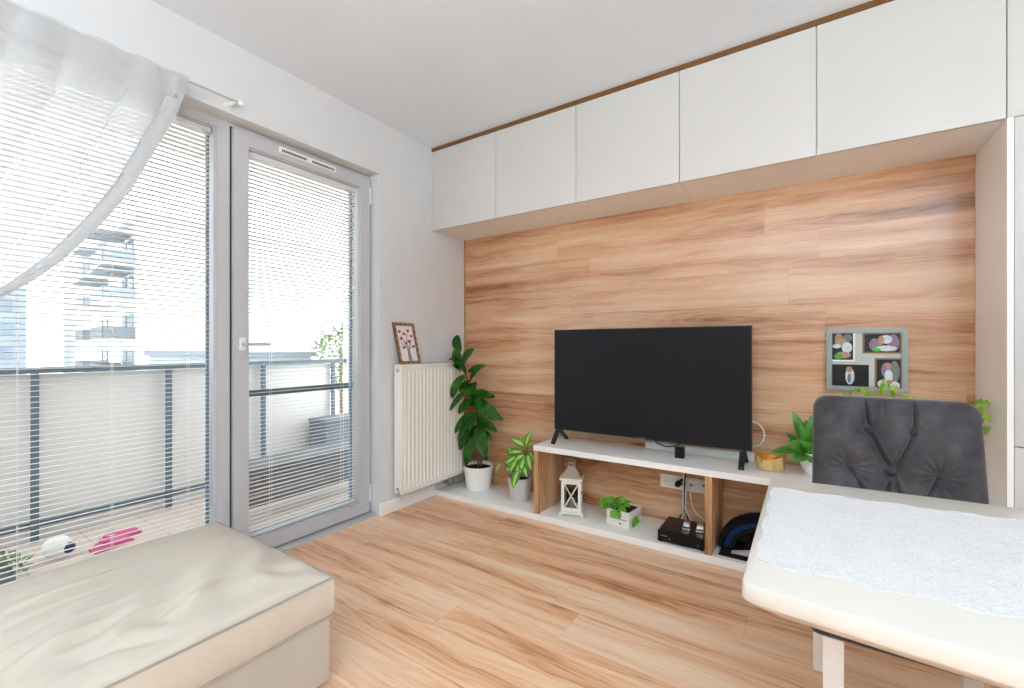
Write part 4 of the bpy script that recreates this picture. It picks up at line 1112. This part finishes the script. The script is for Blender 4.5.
for z, e in ((.349, .003), (.224, .001)):
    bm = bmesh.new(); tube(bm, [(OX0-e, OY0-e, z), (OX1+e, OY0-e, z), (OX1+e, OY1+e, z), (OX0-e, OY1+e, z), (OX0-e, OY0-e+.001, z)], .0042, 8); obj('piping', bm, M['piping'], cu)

# ------------------------------------------------------------------ balcony
BF = -.05
struct('balcony_floor', box(-1.85, -.301, -4.6, .3, -.2, BF), M['tile'], sm=False)
struct('balcony_ceiling', box(-1.66, -.301, -4.6, .6, 2.60, 2.75), M['concrete'], sm=False)
rl = thing('balcony_railing', 'balcony railing with dark posts and milky white infill panels', 'railing', (-1.5, -2, BF))
bm = bmesh.new(); bbox(bm, -1.525, -1.475, -4.6, -.05, .955, .992, .004); obj('top_rail', bm, M['rail'], rl)
bm = bmesh.new(); bbox(bm, -1.515, -1.490, -4.6, -.05, .035, .068, .003); obj('bottom_rail', bm, M['rail'], rl)
for k in range(7):
    y = -.19-.667*k
    bm = bmesh.new(); bbox(bm, -1.50, -1.475, y-.017, y+.017, BF, .96, .002); obj('post', bm, M['rail'], rl)
for k in range(6):
    y1 = -.19-.667*k-.026; bm = bmesh.new(); bbox(bm, -1.535, -1.527, y1-.64, y1+.02, BF+.001, .950, .002); obj('infill_panel', bm, M['rail_panel'], rl)
bm = bmesh.new(); bbox(bm, -1.53, -1.45, -.05, .02, BF, 2.6, .004)
tag(obj('balcony_column', bm, M['concrete']), 'slim white column at the far end of the balcony railing', 'column')
bm = bmesh.new()
sb_ = thing('safety_bar', 'dark horizontal double bar across the outside of the balcony door', 'bar', (-.24, -1.3, .86))
for z in (.842, .866):
    bm = bmesh.new(); tube(bm, [(-.235, -1.66, z), (-.235, -.873, z)], .006, 8); obj('rail', bm, M['rail'], sb_)
bm = bmesh.new(); bbox(bm, -.24, -.235, -1.66, -.873, .845, .863); obj('strip', bm, M['steel'], sb_, sm=False)
for y in (-1.66, -.876):
    bm = bmesh.new(); bbox(bm, -.242, -.17, y-.004, y+.005, .83, .878); obj('bracket', bm, M['rail'], sb_, sm=False)
bn = thing('slatted_bench', 'low grey slatted bench on the balcony outside the door', 'bench', (-.72, -.9, BF))
for k in range(6):
    bm = bmesh.new(); bbox(bm, -.70, -.685, -1.42, -.25, .055+k*.038, .086+k*.038, .002); obj('slat', bm, M['bench_grey'], bn)
bm = bmesh.new(); bbox(bm, -1.0, -.68, -1.43, -.24, .283, .303, .003); obj('seat_board', bm, M['bench_grey'], bn)
for y in (-1.38, -.30):
    for x in (-.97, -.715):
        bm = bmesh.new(); bbox(bm, x-.015, x+.015, y-.02, y+.02, BF, .283, .002); obj('leg', bm, M['bench_grey'], bn)
sbx = thing('storage_box', 'grey storage box on the balcony behind the door', 'box', (-1.32, -.26, BF))
bm = bmesh.new(); bbox(bm, -1.455, -1.20, -.46, -.08, BF+.0005, .43, .012); obj('body', bm, M['box_grey'], sbx)
bm = bmesh.new(); bbox(bm, -1.462, -1.19, -.466, -.074, .43, .46, .008); obj('lid', bm, M['box_grey'], sbx)
ball = thing('ball', 'white ball with a navy patch on the balcony floor', 'ball', (-1.10, -2.17, BF))
bm = bmesh.new(); sphere(bm, (-1.10, -2.17, BF+.062), .062, 3); obj('shell', bm, M['ball'], ball)
bm = bmesh.new(); sphere(bm, (-1.062, -2.133, BF+.055), .030, 3); obj('patch', bm, M['navy'], ball)
for k, (x, y, rz) in enumerate(((-1.03, -1.955, .2), (-1.15, -1.885, .15))):
    t = thing('clog', ('pink clog on the balcony floor, nearer the door glass', 'pink clog on the balcony floor, nearer the railing')[k], 'shoe', (x, y, BF), rz, 'pink clogs on the balcony')
    bm = bmesh.new(); bbox(bm, -.036, .036, -.095, .095, .0, .018, .008, 3); obj('sole', bm, M['pink'], t, local=True)
    bm = bmesh.new(); sphere(bm, (0, .035, .022), .036, 3, (.95, 1.5, .65)); 
    bmesh.ops.bisect_plane(bm, geom=bm.verts[:]+bm.edges[:]+bm.faces[:], plane_co=(0, 0, .012), plane_no=(0, 0, -1), clear_outer=True); obj('upper', bm, M['pink'], t, local=True)
    bm = bmesh.new(); tube(bm, [(-.033, .02, .025), (-.033, -.055, .032), (0, -.085, .034), (.033, -.055, .032), (.033, .02, .025)], .005, 6); obj('strap', bm, M['pink'], t, local=True)
pb = thing('balcony_plant', 'low leafy plant in a grey trough on the balcony floor', 'plant', (-.95, -2.62, BF))
bm = bmesh.new(); bbox(bm, -1.12, -.80, -2.85, -2.36, BF+.0005, .02, .006); obj('trough', bm, M['box_grey'], pb)
bm = bmesh.new(); random.seed(3)
for k in range(420):
    b = Vector((random.uniform(-1.12, -.80), random.uniform(-2.84, -2.32), random.uniform(.0, .07))); a = random.uniform(0, 2*PI); L = random.uniform(.025, .05)
    leaf(bm, b, b+Vector((math.cos(a)*L, math.sin(a)*L, random.uniform(-.01, .035))), L*.5, (0, 0, 1), .15, .2, nseg=3)
obj('foliage', bm, M['tree_leaf'], pb)

# ------------------------------------------------------------------ far outside
GZ = -7.5
struct('ground', box(-160, -1.9, -70, 90, GZ-.5, GZ), M['concrete'], sm=False)
c0 = Vector((-39.9, 10.0, 0)); fd = Vector((-.995, .0993, 0)); nd = Vector((-.0993, -.995, 0))
bl = thing('apartment_building', 'white apartment building with stacked balconies beyond the balcony', 'building', (-39.9, 10.0, GZ))
bm = bmesh.new(); P = [c0, c0+fd*46, c0+fd*46-nd*18, Vector((-39.9, 36, 0))]
prism(bm, [(p.x, p.y) for p in P], 'z', GZ, 11.2); obj('wall', bm, M['facade'], bl, sm=False)
bm = bmesh.new(); P2 = [c0+nd*.5+Vector((.5, 0, 0)), c0+fd*46+nd*.5, c0+fd*46-nd*18, Vector((-39.4, 36, 0))]
prism(bm, [(p.x, p.y) for p in P2], 'z', 11.2, 11.5); obj('roof_edge', bm, M['facade'], bl, sm=False)
def fbox(bm, d0, d1, o0, o1, z0, z1, mi=0):
    P = [c0+fd*d0+nd*o0, c0+fd*d1+nd*o0, c0+fd*d1+nd*o1, c0+fd*d0+nd*o1]; prism(bm, [(p.x, p.y) for p in P], 'z', z0, z1, mi)
for z in (7.6, 4.6, 1.5, -1.5):
    for d0, d1, o in ((3.0, 8.5, 2.0), (13.5, 18.5, 1.8)):
        bm = bmesh.new(); fbox(bm, d0, d1, 0, o, z, z+.22); bc = obj('balcony', bm, M['slab'], bl, sm=False)
        bm = bmesh.new(); fbox(bm, d0, d1, o-.06, o, z+.22, z+1.2); fbox(bm, d0, d0+.06, 0, o, z+.22, z+1.2); fbox(bm, d1-.06, d1, 0, o, z+.22, z+1.2)
        obj('balustrade', bm, M['facade_grey'] if z < 3 else M['facade_blue'], bc, sm=False)
        bm = bmesh.new(); fbox(bm, d0+.6, d0+2.4, .02, .1, z+.25, z+2.3); fbox(bm, d0+3.0, d0+4.4, .02, .1, z+.25, z+2.3); obj('window', bm, M['facade_glass'], bl, sm=False)
        if z > 4:
            bm = bmesh.new(); fbox(bm, d0+.2, d1-.4, .1, o+.3, z+2.55, z+2.68); obj('awning', bm, M['facade_blue'], bc, sm=False)
for z in (8.2, 5.0, 1.9, -1.4):
    bm = bmesh.new(); bbox(bm, -39.92, -39.80, 14.6, 15.35, z, z+1.75); w_ = obj('window', bm, M['facade_glass'], bl, sm=False)
    bm = bmesh.new(); bbox(bm, -39.82, -39.76, 14.52, 15.43, z+1.70, z+1.82); bbox(bm, -39.82, -39.76, 15.33, 15.43, z, z+1.75); obj('shutter_guide', bm, M['facade_grey'], w_, sm=False)
b2 = thing('office_building', 'blue grey building at the far left edge of the window view', 'building', (-75, 5, GZ))
bm = bmesh.new(); bbox(bm, -90, -75, -8, 9.3, GZ, 8.0); obj('wall', bm, M['facade_blue'], b2, sm=False)
for k in range(5):
    for j in range(4):
        bm = bmesh.new(); bbox(bm, -75.05, -74.95, -5.5+j*3.8, -3.2+j*3.8, -6+k*2.8, -4.4+k*2.8); obj('window', bm, M['facade_glass'], b2, sm=False)
wl = thing('low_building', 'low grey flat-roofed building beyond the balcony railing', 'building', (-24, 11, GZ))
bm = bmesh.new(); bbox(bm, -30, -20, 7.2, 11.2, GZ, .60); obj('wall', bm, M['facade_blue'], wl, sm=False)
bm = bmesh.new(); bbox(bm, -30.2, -19.8, 7.0, 11.4, .60, .84); obj('roof', bm, M['box_grey'], wl, sm=False)
random.seed(21)
for k, (x, y, z, r) in enumerate(((-18, 11.6, 1.1, 1.5), (-15.0, 10.8, .2, 1.3), (-20, 14.6, 1.7, 1.9))):
    lab = ('pale green tree beside the low grey building', 'pale green bush below the balcony railing end', 'pale green tree furthest right beyond the balcony')[k]
    t = thing('tree', lab, 'tree', (x, y, GZ), 0, 'trees beyond the balcony')
    bm = bmesh.new(); tube(bm, [(x, y, GZ), (x+.1, y, GZ+3), (x, y, z)], [.16, .12, .05], 8); obj('trunk', bm, M['bark'], t)
    bm = bmesh.new()
    for q in range(1100):
        d = Vector((random.gauss(0, 1), random.gauss(0, 1), random.gauss(0, 1))).normalized()*r*random.uniform(.6, 1)
        d.z *= 1.3
        b = Vector((x, y, z-.6))+d; L = random.uniform(.16, .3); a = Vector((random.gauss(0, 1), random.gauss(0, 1), random.gauss(0, .6))).normalized()
        leaf(bm, b, b+a*L, L*.6, (0, 0, 1), .1, .2, nseg=2)
    obj('foliage', bm, M['tree_leaf'], t)

# ------------------------------------------------------------------ light
w = bpy.data.worlds.new('overcast sky'); SC.world = w; w.use_nodes = True
nt = w.node_tree; nt.nodes.clear()
o_ = nt.nodes.new('ShaderNodeOutputWorld'); bg = nt.nodes.new('ShaderNodeBackground'); nt.links.new(bg.outputs[0], o_.inputs[0])
tc = nt.nodes.new('ShaderNodeTexCoord'); sp = nt.nodes.new('ShaderNodeSeparateXYZ'); nt.links.new(tc.outputs['Generated'], sp.inputs[0])
rp = nt.nodes.new('ShaderNodeValToRGB'); nt.links.new(sp.outputs[2], rp.inputs[0])
rp.color_ramp.elements[0].position = 0; rp.color_ramp.elements[0].color = (.93, .97, 1, 1)
rp.color_ramp.elements[1].position = 1; rp.color_ramp.elements[1].color = (.86, .93, 1, 1)
nt.links.new(rp.outputs[0], bg.inputs[0]); bg.inputs[1].default_value = 2.3

def portal(name, loc, rot, sx, sy):
    l = bpy.data.lights.new(name, 'AREA'); l.shape = 'RECTANGLE'; l.size = sx; l.size_y = sy; l.cycles.is_portal = True
    o = bpy.data.objects.new(name, l); COL.objects.link(o); o.location = loc; o.rotation_euler = rot; return o
portal('window_portal', (-.32, (WIN_Y0+WIN_Y1)/2, WIN_Z/2), (0, -PI/2, 0), WIN_Z, WIN_Y1-WIN_Y0)
FILL_TINT = (.86, .95, 1, 1)
def uplighter(x, y, z, p, label):  # made-up lamp out of view, added to fill the room with light
    t = thing('added_fill_lamp', label, 'lamp', (x, y, 0), 0, 'added fill lamps at the back of the room')
    bm = bmesh.new(); lathe(bm, [(0, 0), (.14, 0), (.14, .012), (.02, .022), (0, .022)], (x, y), 32); obj('base', bm, M['steel'], t)
    bm = bmesh.new(); tube(bm, [(x, y, .02), (x, y, z+.004)], .012, 12); obj('pole', bm, M['steel'], t)
    bm = bmesh.new(); lathe(bm, [(0, z), (.12, z+.015), (.22, z+.05), (.27, z+.10), (.263, z+.10), (.214, z+.056), (.115, z+.022), (0, z+.008)], (x, y), 40)
    obj('bowl', bm, M['steel'], t)
    l = bpy.data.lights.new('fill_disk', 'AREA'); l.shape = 'DISK'; l.size = .40; l.energy = p; l.color = FILL_TINT[:3]
    o = bpy.data.objects.new('added_fill_light', l); COL.objects.link(o); o.location = (x, y, z+.085); o.rotation_euler = (PI, 0, 0)
uplighter(4.35, -4.2, 1.25, 88, 'unseen fill lamp added as a tall grey uplighter in the right back corner beyond the dining table')
uplighter(2.3, -4.6, 1.25, 66, 'unseen fill lamp added as a tall grey uplighter in the middle of the back of the room')

# ------------------------------------------------------------------ camera
cam = bpy.data.cameras.new('camera'); co = bpy.data.objects.new('camera', cam); COL.objects.link(co)
co.location = (CX, CY, CZ); co.rotation_euler = (PI/2, 0, YAW)
cam.sensor_width = 36; cam.lens = F/1024*36; cam.shift_y = (346.654-344)/1024; cam.clip_start = .02; cam.clip_end = 500
SC.camera = co
vs = SC.view_settings; vs.view_transform = 'Standard'; vs.look = 'None'; vs.gamma = 1; vs.use_curve_mapping = False; vs.exposure = 0.76
SC.cycles.max_bounces = 10; SC.cycles.diffuse_bounces = 6; SC.cycles.glossy_bounces = 4; SC.cycles.transparent_max_bounces = 24; SC.cycles.transmission_bounces = 6
SC.cycles.caustics_reflective = False; SC.cycles.caustics_refractive = False; SC.cycles.sample_clamp_indirect = 6
SC.cycles.use_denoising = True
